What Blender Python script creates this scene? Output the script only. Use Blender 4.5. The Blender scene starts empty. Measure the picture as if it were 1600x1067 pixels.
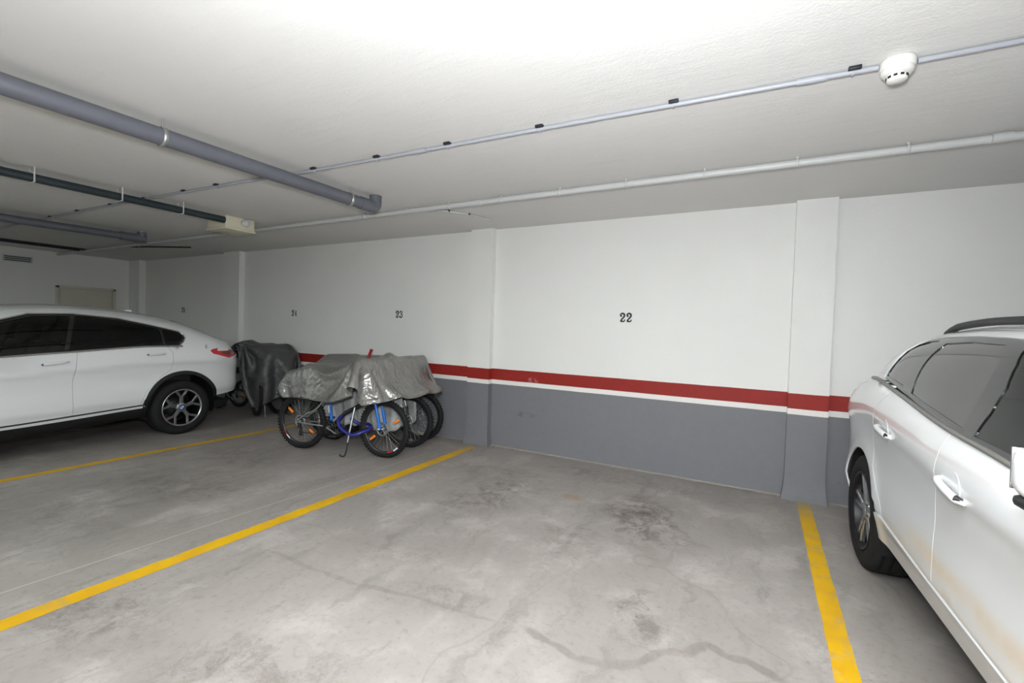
import bpy, bmesh, math, random
import numpy as np
from mathutils import Vector, Matrix
from mathutils.geometry import delaunay_2d_cdt

SC = bpy.context.scene
COL = SC.collection
random.seed(7)

# ------------------------------------------------------------------ camera
H = 2.7735          # ceiling height
WY = 5.05           # rear wall plane
CAM_H = 1.5031
yaw, pitch, roll = 0.49909, -0.02636, 0.03191
fw = Vector((-math.sin(yaw)*math.cos(pitch), math.cos(yaw)*math.cos(pitch), math.sin(pitch)))
rt = Vector((math.cos(yaw), math.sin(yaw), 0))
up = rt.cross(fw)
rt2 = math.cos(roll)*rt + math.sin(roll)*up
up2 = -math.sin(roll)*rt + math.cos(roll)*up
cd = bpy.data.cameras.new('camera'); cam = bpy.data.objects.new('camera', cd); COL.objects.link(cam)
cd.sensor_width = 36; cd.lens = 714.1157*36/1600; cd.clip_start = .05; cd.clip_end = 100
cam.matrix_world = Matrix(((rt2.x, up2.x, -fw.x, 0), (rt2.y, up2.y, -fw.y, 0), (rt2.z, up2.z, -fw.z, CAM_H), (0, 0, 0, 1)))
SC.camera = cam

# ------------------------------------------------------------------ light
w = bpy.data.worlds.new('world'); SC.world = w; w.use_nodes = True
w.node_tree.nodes['Background'].inputs[0].default_value = (0.02, 0.022, 0.021, 1)
w.node_tree.nodes['Background'].inputs[1].default_value = 1.0
# the photographer's flash gun on the camera: the head points at the ceiling, its bounce card throws the rest forward
def flash(name, energy, size, soft, loc, aim):
    ld = bpy.data.lights.new(name, 'SPOT'); ld.energy = energy; ld.spot_size = math.radians(size); ld.spot_blend = 1.0; ld.shadow_soft_size = soft; ld.color = (.94, .975, 1.0)
    lo = bpy.data.objects.new(name, ld); COL.objects.link(lo); lo.location = loc
    lo.rotation_euler = (Vector(aim)-Vector(loc)).to_track_quat('-Z', 'Y').to_euler()
flash('flash_head', 2250, 128, .05, (.06, .0, 1.66), (.04, -.12, 2.77))
flash('flash_bounce_card', 450, 178, .09, (-.06, .02, 1.72), (-1.2, 1.70, 2.5))
# added unseen battens as greenish fill, over the driving lane behind the camera
FILL_LAMPS = [(-9.6, -2.4), (-4.8, -2.4), (2.4, -2.4)]
for lx, ly in FILL_LAMPS:
    ad = bpy.data.lights.new('added_fill_tube', 'AREA'); ad.shape = 'RECTANGLE'; ad.size = 1.15; ad.size_y = .05; ad.energy = {-9.6: 75, -4.8: 120, 2.4: 16}[lx]; ad.color = (.90, 1.0, .95)
    ao = bpy.data.objects.new('added_fill_tube', ad); COL.objects.link(ao); ao.location = (lx, ly, H-.12)
SC.view_settings.view_transform = 'Standard'; SC.view_settings.look = 'None'
SC.view_settings.exposure = 0.25; SC.view_settings.gamma = 1.0; SC.view_settings.use_curve_mapping = False

# ------------------------------------------------------------------ helpers
def lin(r, g, b):
    f = lambda c: c/12.92 if c <= .04045 else ((c+.055)/1.055)**2.4
    return (f(r/255), f(g/255), f(b/255), 1)

class NT:
    """tiny node-tree helper"""
    def __init__(s, name):
        s.m = bpy.data.materials.new(name); s.m.use_nodes = True
        s.t = s.m.node_tree; s.b = s.t.nodes['Principled BSDF']; s.out = s.t.nodes['Material Output']
    def n(s, typ, ins=None, **kw):
        nd = s.t.nodes.new(typ)
        for k, v in kw.items(): setattr(nd, k, v)
        for k, v in (ins or {}).items():
            if isinstance(v, bpy.types.NodeSocket): s.t.links.new(v, nd.inputs[k])
            else: nd.inputs[k].default_value = v
        return nd
    def link(s, a, b): s.t.links.new(a, b)
    def math(s, op, a, b=None, clamp=False):
        nd = s.t.nodes.new('ShaderNodeMath'); nd.operation = op; nd.use_clamp = clamp
        for i, v in enumerate((a, b)):
            if v is None: continue
            if isinstance(v, bpy.types.NodeSocket): s.t.links.new(v, nd.inputs[i])
            else: nd.inputs[i].default_value = v
        return nd.outputs[0]
    def noise(s, vec, scale, detail=3, rough=.5):
        nd = s.n('ShaderNodeTexNoise', {'Scale': scale, 'Detail': detail, 'Roughness': rough})
        if vec is not None: s.link(vec, nd.inputs['Vector'])
        return nd.outputs['Fac']
    def ramp(s, v, a, b, lo=0., hi=1.):
        return s.n('ShaderNodeMapRange', {0: v, 1: a, 2: b, 3: lo, 4: hi}, interpolation_type='SMOOTHSTEP').outputs[0]
    def mix(s, f, a, b):
        nd = s.t.nodes.new('ShaderNodeMix'); nd.data_type = 'RGBA'
        for i, v in ((0, f), (6, a), (7, b)):
            if isinstance(v, bpy.types.NodeSocket): s.t.links.new(v, nd.inputs[i])
            else: nd.inputs[i].default_value = v
        return nd.outputs[2]
    def bump(s, h, strength=.2, dist=.01):
        nd = s.n('ShaderNodeBump', {'Height': h, 'Strength': strength, 'Distance': dist})
        s.link(nd.outputs[0], s.b.inputs['Normal'])
    def pos(s): return s.n('ShaderNodeNewGeometry').outputs['Position']
    def obj(s): return s.n('ShaderNodeTexCoord').outputs['Object']
    def set(s, **kw):
        for k, v in kw.items():
            k = k.replace('_', ' ')
            if isinstance(v, bpy.types.NodeSocket): s.link(v, s.b.inputs[k])
            else: s.b.inputs[k].default_value = v

def plain(name, col, rough=.5, metal=0., coat=0., var=.06, scale=9, bump=0, bscale=60, spec=.5):
    t = NT(name); c = lin(*col)
    o = t.obj(); n = t.noise(o, scale, 4)
    d = tuple(x*(1-var) for x in c[:3])+(1,); e = tuple(min(1, x*(1+var)) for x in c[:3])+(1,)
    t.set(Base_Color=t.mix(n, d, e), Roughness=rough, Metallic=metal, Coat_Weight=coat, Coat_Roughness=.04, Specular_IOR_Level=spec)
    if bump: t.bump(t.noise(o, bscale, 3), bump, .004)
    return t.m

def tag(o, label=None, cat=None, group=None, kind=None):
    if label: o['label'] = label
    if cat: o['category'] = cat
    if group: o['group'] = group
    if kind: o['kind'] = kind
    return o

def empty(name, loc=(0, 0, 0), rz=0):
    o = bpy.data.objects.new(name, None); COL.objects.link(o); o.location = loc; o.rotation_euler = (0, 0, rz); o.empty_display_size = .1
    return o

def link_mesh(name, me, mat, parent=None):
    o = bpy.data.objects.new(name, me); COL.objects.link(o)
    if mat and not me.materials: me.materials.append(mat)
    if parent: o.parent = parent
    return o

class MB:
    """collects shapes into one mesh"""
    def __init__(s): s.v = []; s.f = []; s.sm = []
    def add(s, v, f, smooth=True):
        k = len(s.v); s.v += [tuple(p) for p in v]; s.f += [tuple(i+k for i in q) for q in f]; s.sm += [smooth]*len(f); return s
    def box(s, c, d, bev=0., rot=None, seg=2):
        bm = bmesh.new(); bmesh.ops.create_cube(bm, size=1)
        for v in bm.verts: v.co = Vector((v.co.x*d[0], v.co.y*d[1], v.co.z*d[2]))
        if bev: bmesh.ops.bevel(bm, geom=bm.edges[:]+bm.verts[:], offset=bev, segments=seg, profile=.5, affect='EDGES')
        R = rot if rot is not None else Matrix.Identity(3)
        bm.verts.index_update()
        s.add([R @ v.co+Vector(c) for v in bm.verts], [[v.index for v in f.verts] for f in bm.faces], bool(bev)); bm.free(); return s
    def tube(s, pts, r, n=10, caps=True, sq=None):
        pts = [Vector(p) for p in pts]; N = len(pts); rs = r if isinstance(r, (list, tuple)) else [r]*N
        T = [(pts[min(i+1, N-1)]-pts[max(i-1, 0)]).normalized() for i in range(N)]
        a = Vector((0, 0, 1)) if abs(T[0].z) < .9 else Vector((1, 0, 0))
        u = T[0].cross(a).normalized(); vs = []
        for i in range(N):
            u = (u-T[i]*u.dot(T[i])).normalized(); w_ = T[i].cross(u)
            for k in range(n):
                t = 2*math.pi*k/n; vs.append(pts[i]+rs[i]*(math.cos(t)*u+math.sin(t)*w_*(sq or 1)))
        fs = [(i*n+k, i*n+(k+1) % n, (i+1)*n+(k+1) % n, (i+1)*n+k) for i in range(N-1) for k in range(n)]
        s.add(vs, fs)
        if caps: s.add(vs[:n], [tuple(range(n))[::-1]], False); s.add(vs[-n:], [tuple(range(n))], False)
        return s
    def lathe(s, prof, n=32, axis='z', c=(0, 0, 0), close=False):
        """prof: list of (radius, height along the axis)"""
        vs = []; M = len(prof)
        for k in range(n):
            t = 2*math.pi*k/n; ct, st = math.cos(t), math.sin(t)
            for r, h in prof:
                p = {'z': (r*ct, r*st, h), 'x': (h, r*ct, r*st), 'y': (r*st, h, r*ct)}[axis]
                vs.append((p[0]+c[0], p[1]+c[1], p[2]+c[2]))
        J = M if close else M-1
        fs = [(k*M+j, ((k+1) % n)*M+j, ((k+1) % n)*M+(j+1) % M, k*M+(j+1) % M) for k in range(n) for j in range(J)]
        return s.add(vs, fs)
    def prism(s, poly, y0, y1, fn=lambda a, b, h: (a, h, b)):
        n = len(poly); vs = [fn(a, b, y0) for a, b in poly]+[fn(a, b, y1) for a, b in poly]
        s.add(vs, [tuple(range(n)), tuple(range(2*n-1, n-1, -1))]+[(i, i+n, (i+1) % n+n, (i+1) % n) for i in range(n)], False); return s
    def mesh(s, name, mat=None, fix=True, weld=0):
        me = bpy.data.meshes.new(name); me.from_pydata(s.v, [], s.f)
        me.polygons.foreach_set('use_smooth', s.sm)
        if fix:
            bm = bmesh.new(); bm.from_mesh(me)
            if weld: bmesh.ops.remove_doubles(bm, verts=bm.verts, dist=weld)
            bmesh.ops.recalc_face_normals(bm, faces=bm.faces); bm.to_mesh(me); bm.free()
        if mat: me.materials.append(mat)
        me.update(); return me
    def build(s, name, mat, parent=None, **kw):
        return link_mesh(name, s.mesh(name, mat, **kw), mat, parent)

def rotz(a): return Matrix.Rotation(a, 3, 'Z')
def arc(cx, cy, r, a0, a1, n=16): return [(cx+r*math.cos(math.radians(a0+(a1-a0)*i/n)), cy+r*math.sin(math.radians(a0+(a1-a0)*i/n))) for i in range(n+1)]
def smooth_path(pts, k=8):
    """Catmull-Rom through the points"""
    P = [Vector(p) for p in pts]; P = [P[0]*2-P[1]]+P+[P[-1]*2-P[-2]]; o = []
    for i in range(1, len(P)-2):
        for j in range(k):
            t = j/k; a, b, c, d = P[i-1:i+3]
            o.append(.5*((2*b)+(c-a)*t+(2*a-5*b+4*c-d)*t*t+(3*b-a-3*c+d)*t**3))
    o.append(P[-2]); return o

# ------------------------------------------------------------------ materials of the place
def wall_material():
    t = NT('painted_wall'); p = t.pos(); xyz = t.n('ShaderNodeSeparateXYZ', {0: p})
    z = xyz.outputs['Z']; wob = t.math('MULTIPLY', t.math('SUBTRACT', t.noise(p, 3, 2), .5), .006); z = t.math('ADD', z, wob)
    n1 = t.noise(p, 1.3, 5, .6); n2 = t.noise(p, 14, 4, .6)
    white = t.mix(n1, lin(219, 219, 216), lin(229, 229, 226))
    # scuffs low on the wall
    grey = t.mix(n2, lin(108, 109, 113), lin(116, 117, 121))
    sc = t.math('MULTIPLY', t.ramp(t.noise(p, 5.5, 6, .75), .62, .72), t.ramp(z, .55, .1))
    grey = t.mix(t.math('MULTIPLY', sc, .35), grey, lin(80, 80, 80))
    red = t.mix(n2, lin(130, 27, 19), lin(142, 32, 23))
    c = t.mix(t.ramp(z, .7982, .8012), grey, lin(226, 224, 220))
    c = t.mix(t.ramp(z, .8517, .8547), c, red)
    c = t.mix(t.ramp(z, .993, .996), c, white)
    # pale scuff on the red stripe and dark marks low on the grey
    for (sx, sz, rx, rz, col, k) in ((-2.449, 0.879, .10, .05, (190, 150, 145), .6), (-2.549, .45, .25, .05, (70, 70, 72), .5)):
        m = t.n('ShaderNodeMapping', {'Vector': p, 'Location': (sx, 0, sz), 'Scale': (rx, 1, rz)}, vector_type='TEXTURE').outputs[0]
        m = t.n('ShaderNodeVectorMath', {0: m, 1: (1, 0, 1)}, operation='MULTIPLY').outputs[0]; d = t.n('ShaderNodeVectorMath', {0: m}, operation='LENGTH').outputs['Value']
        c = t.mix(t.math('MULTIPLY', t.ramp(d, 1., .3, 0, k), t.ramp(t.noise(p, 30, 5, .7), .45, .6)), c, lin(*col))
    t.set(Base_Color=c, Roughness=.62, Specular_IOR_Level=.35)
    h = t.math('ADD', t.noise(p, 90, 3), t.math('MULTIPLY', t.noise(p, 9, 3), 1.2))
    t.bump(h, .25, .004)
    return t.m

def ceiling_material():
    t = NT('ceiling_plaster'); p = t.pos(); n = t.noise(p, .9, 5, .6)
    mp = t.n('ShaderNodeMapping', {'Vector': p, 'Rotation': (0, 0, .6), 'Scale': (1, 5, 1)}).outputs[0]
    st = t.noise(mp, 2.2, 5, .65)
    c = t.mix(n, lin(213, 212, 210), lin(222, 221, 219)); c = t.mix(t.ramp(st, .55, .8, 0, .5), c, lin(205, 204, 202))
    t.set(Base_Color=c, Roughness=.75, Specular_IOR_Level=.3)
    t.bump(t.math('ADD', t.noise(p, 70, 4), t.math('MULTIPLY', st, 2.)), .3, .004)
    return t.m

def floor_material():
    t = NT('worn_concrete'); p = t.pos()
    dis = t.n('ShaderNodeTexNoise', {'Vector': p, 'Scale': 2.3, 'Detail': 5, 'Roughness': .65})
    dv = t.n('ShaderNodeVectorMath', {0: dis.outputs['Color'], 1: (.5, .5, .5)}, operation='SUBTRACT').outputs[0]
    dv = t.n('ShaderNodeVectorMath', {0: dv, 'Scale': .45}, operation='SCALE').outputs[0]
    q = t.n('ShaderNodeVectorMath', {0: p, 1: dv}, operation='ADD').outputs[0]
    big = t.noise(p, .55, 5, .6); mid = t.noise(q, 2.2, 6, .65); fine = t.noise(p, 26, 5, .7)
    mp = t.n('ShaderNodeMapping', {'Vector': q, 'Rotation': (0, 0, -.25), 'Scale': (6, .8, 1)}).outputs[0]
    swirl = t.noise(mp, 1.4, 6, .7)
    c = t.mix(t.ramp(big, .3, .7), lin(136, 130, 126), lin(149, 143, 139))
    c = t.mix(t.ramp(mid, .45, .72, 0, .85), c, lin(167, 161, 157))
    c = t.mix(t.ramp(swirl, .48, .74, 0, .6), c, lin(112, 109, 105))
    c = t.mix(t.ramp(fine, .5, .78, 0, .5), c, lin(104, 101, 97))
    # (x, y, rx, ry, turn, strength) of the tyre and oil stains
    stains = [(-.80, 3.75, .34, .62, .2, .75), (-.55, 3.55, .22, .3, .3, .6), (-2.1, 3.58, .38, .7, -.3, .6), (-2.35, 4.15, .5, .3, .2, .4), (-.5, 2.41, .16, .24, .4, .55), (-.55, 2.62, .1, .1, 0, .5),
              (-1.15, 3.1, .3, .35, .2, .3), (-2.21, 1.52, .05, .08, 0, .7), (-2.9, 1.0, .5, .3, 0, .45), (-1.9, 1.2, .5, .25, .4, .4), (-1.55, 2.0, .35, .12, .2, .35), (-2.2, 2.3, .3, .22, .4, .2),
              (-4.6, 2.2, .8, .5, .2, .4), (-5.0, 3.0, .7, .4, 0, .35), (-4.5, 1.4, .7, .5, .3, .3), (-7, 1.4, 1.2, 1.2, 0, .3), (.55, 2.4, .3, .3, 0, .25), (-1.2, 4.6, 1.3, .2, 0, .3)]
    acc = None
    for x, y, rx, ry, a, k in stains:
        m = t.n('ShaderNodeMapping', {'Vector': q, 'Location': (x, y, 0), 'Rotation': (0, 0, a), 'Scale': (rx, ry, 1)}, vector_type='TEXTURE').outputs[0]
        m2 = t.n('ShaderNodeVectorMath', {0: m, 1: (1, 1, 0)}, operation='MULTIPLY').outputs[0]
        d = t.n('ShaderNodeVectorMath', {0: m2}, operation='LENGTH').outputs['Value']
        s = t.ramp(d, 1.25, .3, 0, k); acc = s if acc is None else t.math('MAXIMUM', acc, s)
    grit = t.ramp(t.noise(q, 7, 8, .8), .4, .68)
    c = t.mix(t.math('MULTIPLY', acc, t.math('MULTIPLY', grit, 1.25, True)), c, lin(66, 57, 50))
    # wandering damp cracks, each a chain of (x, y, half length, half width, turn, strength)
    cracks = [(-0.902, 2.028, 0.111, 0.034, -0.281, 0.6), (-0.763, 1.999, 0.106, 0.034, -0.129, 0.6), (-0.63, 2.003, 0.102, 0.034, 0.196, 0.6), (-0.496, 2.058, 0.121, 0.034, 0.543, 0.6), (-0.382, 2.17, 0.123, 0.034, 1.012, 0.6), (-0.294, 2.252, 0.077, 0.034, 0.261, 0.6), (-0.218, 2.334, 0.116, 0.034, 1.147, 0.6), (-0.142, 2.385, 0.08, 0.034, -0.42, 0.6), (-0.051, 2.369, 0.079, 0.034, 0.086, 0.6), (0.06, 2.348, 0.105, 0.034, -0.378, 0.6), (-2.52, 1.862, 0.307, 0.022, 0.003, 0.4), (-2.142, 1.876, 0.204, 0.022, 0.094, 0.4), (-1.831, 1.924, 0.227, 0.022, 0.203, 0.4), (-1.541, 1.966, 0.177, 0.016, 0.069, 0.35), (-1.288, 1.996, 0.18, 0.016, 0.164, 0.35)]
    dv2 = t.n('ShaderNodeVectorMath', {0: dv, 'Scale': .25}, operation='SCALE').outputs[0]; q2 = t.n('ShaderNodeVectorMath', {0: p, 1: dv2}, operation='ADD').outputs[0]
    acc = None
    for x, y, rx, ry, a, k in cracks:
        m = t.n('ShaderNodeMapping', {'Vector': q2, 'Location': (x, y, 0), 'Rotation': (0, 0, a), 'Scale': (rx, ry, 1)}, vector_type='TEXTURE').outputs[0]
        m2 = t.n('ShaderNodeVectorMath', {0: m, 1: (1, 1, 0)}, operation='MULTIPLY').outputs[0]
        s = t.ramp(t.n('ShaderNodeVectorMath', {0: m2}, operation='LENGTH').outputs['Value'], 1.1, .55, 0, k); acc = s if acc is None else t.math('MAXIMUM', acc, s)
    c = t.mix(t.math('MULTIPLY', acc, t.ramp(t.noise(q, 4, 6, .7), .3, .65, .25, .85)), c, lin(96, 90, 84))
    # brown blotch near the wall
    m = t.n('ShaderNodeMapping', {'Vector': q, 'Location': (-1.48, 3.9, 0), 'Scale': (.14, .1, 1)}, vector_type='TEXTURE').outputs[0]
    m = t.n('ShaderNodeVectorMath', {0: m, 1: (1, 1, 0)}, operation='MULTIPLY').outputs[0]
    d = t.n('ShaderNodeVectorMath', {0: m}, operation='LENGTH').outputs['Value']
    c = t.mix(t.ramp(d, 1, .5, 0, .5), c, lin(140, 112, 84))
    # hairline cracks: thin level sets of a slow noise
    cr = t.noise(p, .45, 3, .35); cr = t.math('ABSOLUTE', t.math('SUBTRACT', cr, .5))
    c = t.mix(t.ramp(cr, .0016, .0006, 0, .3), c, lin(120, 114, 108))
    t.set(Base_Color=c, Roughness=t.ramp(mid, .3, .7, .5, .72), Specular_IOR_Level=.35)
    t.bump(t.math('ADD', t.math('MULTIPLY', fine, .6), swirl), .12, .006)
    return t.m

def yellow_paint():
    t = NT('worn_yellow_paint'); p = t.pos(); n = t.noise(p, 11, 7, .75); f = t.noise(p, 60, 5, .7); lo_ = t.noise(p, 1.1, 3)
    c = t.mix(t.ramp(t.noise(p, 4, 4), .3, .7), lin(208, 164, 6), lin(196, 150, 14))
    wear = t.math('MAXIMUM', t.ramp(t.noise(p, 5, 8, .8), .5, .66, 0, .75), t.ramp(f, .6, .76, 0, .6))
    y = t.n('ShaderNodeSeparateXYZ', {0: p}).outputs['Y']
    wear = t.math('MAXIMUM', wear, t.math('MULTIPLY', t.ramp(y, 4.3, 5.0), t.ramp(n, .3, .55)))   # scrubbed off beside the wall
    c = t.mix(wear, c, lin(160, 145, 110)); t.set(Base_Color=c, Roughness=.6, Specular_IOR_Level=.3)
    t.bump(f, .15, .003); return t.m

M = {}
M['wall'] = wall_material(); M['ceiling'] = ceiling_material(); M['floor'] = floor_material(); M['yellow'] = yellow_paint()
M['white_pvc'] = plain('white_pvc', (188, 190, 189), .4, var=.02)
M['conduit'] = plain('grey_conduit', (158, 161, 168), .4, var=.03)
M['grey_pvc'] = plain('grey_pvc', (94, 96, 104), .42, var=.05)
M['dark_pipe'] = plain('dark_pipe', (40, 50, 54), .4, var=.1)
M['steel'] = plain('galvanised_steel', (190, 192, 192), .35, .9)
M['black_plastic'] = plain('black_plastic', (24, 25, 27), .5, var=.15)
M['clip'] = plain('black_clip', (30, 34, 42), .45)
M['beige'] = plain('beige_plastic', (205, 200, 178), .45, var=.03)
M['detector'] = plain('detector_white', (222, 222, 216), .4, var=.02)
M['number'] = plain('black_stencil_paint', (28, 27, 26), .6, var=.15)
M['door'] = plain('door_paint', (196, 192, 178), .5, var=.03)
M['dark'] = plain('dark_void', (12, 12, 12), .8)
M['carwhite'] = plain('white_car_paint', (226, 228, 229), .3, coat=1., var=.006, scale=2)
# ------------------------------------------------------------------ the setting
X0, X1, YB = -12.6, 6.0, -8.0
def quad(name, pts, mat, flip=False):
    me = bpy.data.meshes.new(name); me.from_pydata(pts, [], [(0, 1, 2, 3)]); me.materials.append(mat)
    return tag(link_mesh(name, me, mat), kind='structure')
quad('floor', [(X0, YB, 0), (X1, YB, 0), (X1, WY, 0), (X0, WY, 0)], M['floor'])
quad('ceiling', [(X0, YB, H), (X0, WY, H), (X1, WY, H), (X1, YB, H)], M['ceiling'])
wall_back = quad('wall_back', [(X0, WY, 0), (X1, WY, 0), (X1, WY, H), (X0, WY, H)], M['wall'])
quad('wall_left', [(X0, YB, 0), (X0, WY, 0), (X0, WY, H), (X0, YB, H)], M['wall'])
quad('wall_right', [(X1, WY, 0), (X1, YB, 0), (X1, YB, H), (X1, WY, H)], M['wall'])
quad('wall_front', [(X1, YB, 0), (X0, YB, 0), (X0, YB, H), (X1, YB, H)], M['wall'])
for xa, xb, d in ((-12.6, -12.12, .12), (-8.92, -8.42, .10), (-3.355, -3.028, .086), (.2385, .5568, .086), (4.3, 4.62, .086)):
    # pilaster with a slightly flared foot
    prof = [(0, .022), (.05, .018), (.12, .007), (.22, 0), (H, 0)]; mb = MB(); vs = []
    for z, e in prof: vs += [(xa-e, WY, z), (xa-e, WY-d-e, z), (xb+e, WY-d-e, z), (xb+e, WY, z)]
    mb.add(vs, [(i*4+k, i*4+k+1, i*4+k+5, i*4+k+4) for i in range(len(prof)-1) for k in range(3)], False)
    mb.build('pilaster', M['wall'], wall_back, fix=False)
# thin line of spilled mortar along the foot of the wall
rnd = random.Random(4); n = 400; vs = []
for i in range(n+1):
    x = -8.4+12.5*i/n; vs += [(x, WY, .012), (x, WY-.012-.028*rnd.random()**1.5, .0016)]
MB().add(vs, [(2*i, 2*i+1, 2*i+3, 2*i+2) for i in range(n)], False).build('mortar_line', plain('pale_mortar', (150, 143, 134), .9, var=.2, scale=20), bpy.data.objects['floor'], fix=False)
# door in the left wall
d1 = empty('door_1', (X0, 4.19, 0)); tag(d1, kind='structure')
MB().box((.02, 0, 1.03), (.04, .86, 2.06), .004).build('door_leaf', M['door'], d1)
mb = MB(); mb.box((.03, -.46, 1.05), (.06, .05, 2.1), .004).box((.03, .46, 1.05), (.06, .05, 2.1), .004).box((.03, 0, 2.085), (.06, .97, .05), .004); mb.build('door_frame', M['door'], d1)
MB().tube([(.04, .34, 1.02), (.09, .34, 1.02), (.09, .22, 1.02)], .01, 8).build('door_handle', M['steel'], d1)

# yellow bay lines
def line(x, y0, y1, wd, label):
    pts = []; n = 60; rnd = random.Random(int(abs(x)*100)); L, R = [], []
    for i in range(n+1):
        y = y0+(y1-y0)*i/n; L.append((x-wd/2+rnd.uniform(-.003, .003), y, .0015)); R.append((x+wd/2+rnd.uniform(-.003, .003), y, .0015))
    me = bpy.data.meshes.new('parking_line'); me.from_pydata(L+R, [], [(i, i+n+1, i+n+2, i+1) for i in range(n)]); me.update()
    bm = bmesh.new(); bm.from_mesh(me); bmesh.ops.recalc_face_normals(bm, faces=bm.faces)
    if bm.faces and sum(f.normal.z for f in bm.faces) < 0: bmesh.ops.reverse_faces(bm, faces=bm.faces)
    bm.to_mesh(me); bm.free()
    tag(link_mesh('parking_line', me, M['yellow']), label, 'floor marking', 'yellow bay lines on the floor')
line(-3.153, -.2, 4.86, .118, 'worn yellow floor line between the empty bay and the covered bicycles')
line(-5.92, -.2, 4.9, .10, 'yellow floor line running past the dark car wheel beside the low coupe')
line(.397, -.2, 4.95, .104, 'worn yellow floor line between the empty bay and the tall estate car')
mb = MB(); mb.add([(-3.56, -.2, .001), (-3.55, -.2, .001), (-3.43, 4.3, .001), (-3.437, 4.3, .001)], [(0, 1, 2, 3)], False)
o = mb.build('saw_cut_joint', plain('pale_joint', (176, 173, 168), .7), bpy.data.objects['floor'], fix=False)

# painted bay numbers
def stroke(mb, pts, wd, ball=None):
    P = [Vector((p[0], p[1])) for p in pts]; N = len(P); L, R = [], []
    for i in range(N):
        t = (P[min(i+1, N-1)]-P[max(i-1, 0)]).normalized(); n = Vector((-t.y, t.x)); h = (wd[i] if isinstance(wd, list) else wd)/2
        L.append(P[i]+n*h); R.append(P[i]-n*h)
    k = N; vs = [(p.x, 0, p.y) for p in L+R]
    mb.add(vs, [(i, i+1, i+1+k, i+k) for i in range(N-1)], False)
def disc(mb, c, r, n=16): mb.add([(c[0]+r*math.cos(2*math.pi*i/n), -.0002, c[1]+r*math.sin(2*math.pi*i/n)) for i in range(n)], [tuple(range(n))], False)
def sp2(pts, k=6): return [(v.x, v.y) for v in smooth_path([(a, b, 0) for a, b in pts], k)]
def digit(ch):
    mb = MB()
    if ch == '2':
        disc(mb, (.15, .66), .115); p = sp2([(.07, .68), (.10, .84), (.28, .94), (.46, .86), (.50, .70), (.42, .52), (.22, .30), (.08, .12)])
        stroke(mb, p, [.10+.09*math.sin(math.pi*i/(len(p)-1))+.02 for i in range(len(p))])
        stroke(mb, sp2([(.08, .12), (.2, .16), (.36, .06), (.48, .09), (.56, .28)]), .13); stroke(mb, [(.03, .03), (.46, .03)], .07)
    elif ch == '3':
        disc(mb, (.13, .74), .1); disc(mb, (.12, .24), .11)
        p = sp2([(.06, .76), (.14, .9), (.3, .95), (.46, .86), (.46, .66), (.3, .53)]); stroke(mb, p, .13)
        p = sp2([(.26, .54), (.46, .46), (.52, .26), (.42, .1), (.26, .05), (.1, .12), (.04, .24)]); stroke(mb, p, .15)
    elif ch == '4':
        stroke(mb, [(.4, .95), (.4, .04)], .16); stroke(mb, [(.4, .92), (.05, .32)], .09); stroke(mb, [(.02, .3), (.58, .3)], .1); stroke(mb, [(.24, .04), (.56, .04)], .08)
    else:
        stroke(mb, [(.1, .9), (.52, .9)], .14); stroke(mb, [(.12, .92), (.1, .5)], .1); disc(mb, (.13, .2), .1)
        stroke(mb, sp2([(.1, .52), (.26, .6), (.44, .52), (.52, .32), (.42, .1), (.26, .05), (.08, .16)]), .15)
    return mb
for txt, x, z, wh in (('22', -1.326, 1.676, 'the empty bay'), ('23', -4.631, 1.671, 'the covered bicycles'), ('24', -6.981, 1.664, 'the charcoal bike cover'), ('25', -10.51, 1.692, 'the roof of the low coupe')):
    e = empty('bay_number', (x, WY-.003, z-.052)); hgt = .102; tag(e, 'black painted number %s on the white wall above %s' % (txt, wh), 'number', 'bay numbers on the rear wall')
    for i, ch in enumerate(txt):
        mb = digit(ch); mb.v = [((a-.31+(i-.5)*.71)*hgt, b, c*hgt) for a, b, c in mb.v]
        mb.build('digit', M['number'], e, fix=False)

# ventilation grille high on the left wall
g = empty('vent_grille', (X0, 3.17, 2.505)); tag(g, 'white slotted ventilation grille high on the left wall', 'vent')
MB().box((.006, 0, .05), (.012, .36, .11), .002).build('backing', M['dark'], g)
for i in range(4): MB().box((.014, 0, .0+.033*i), (.02, .38, .018), .003).build('slat', M['white_pvc'], g)
for yy in (-.19, .19): MB().box((.014, yy, .05), (.02, .02, .12), .002).build('frame_side', M['white_pvc'], g)

# fittings and glowing tubes for the added fill battens, out of view
t = NT('added_tube_glow'); t.set(Base_Color=(.9, .95, .9, 1), Emission_Color=(.9, 1, .92, 1), Emission_Strength=3.); M['lit'] = t.m
for lx, ly in FILL_LAMPS:
    e = empty('added_batten', (lx, ly, H)); tag(e, {0: 'added unseen white batten fill light on the ceiling behind the estate car and camera lane', 1: 'added unseen white batten fill light on the ceiling over the middle of the driving lane', 2: 'added unseen white batten fill light on the ceiling of the driving lane facing the coupe'}[0 if lx > 0 else 1 if lx > -5 else 2], 'light', 'added fill battens over the lane')
    MB().box((0, 0, -.03), (1.25, .07, .06), .01).build('fitting', M['white_pvc'], e); MB().tube([(-.58, 0, -.085), (.58, 0, -.085)], .014, 10).build('tube', M['lit'], e)
    for sx in (-1, 1): MB().box((sx*.6, 0, -.07), (.04, .04, .05), .006).build('tube_holder', M['white_pvc'], e)

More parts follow.
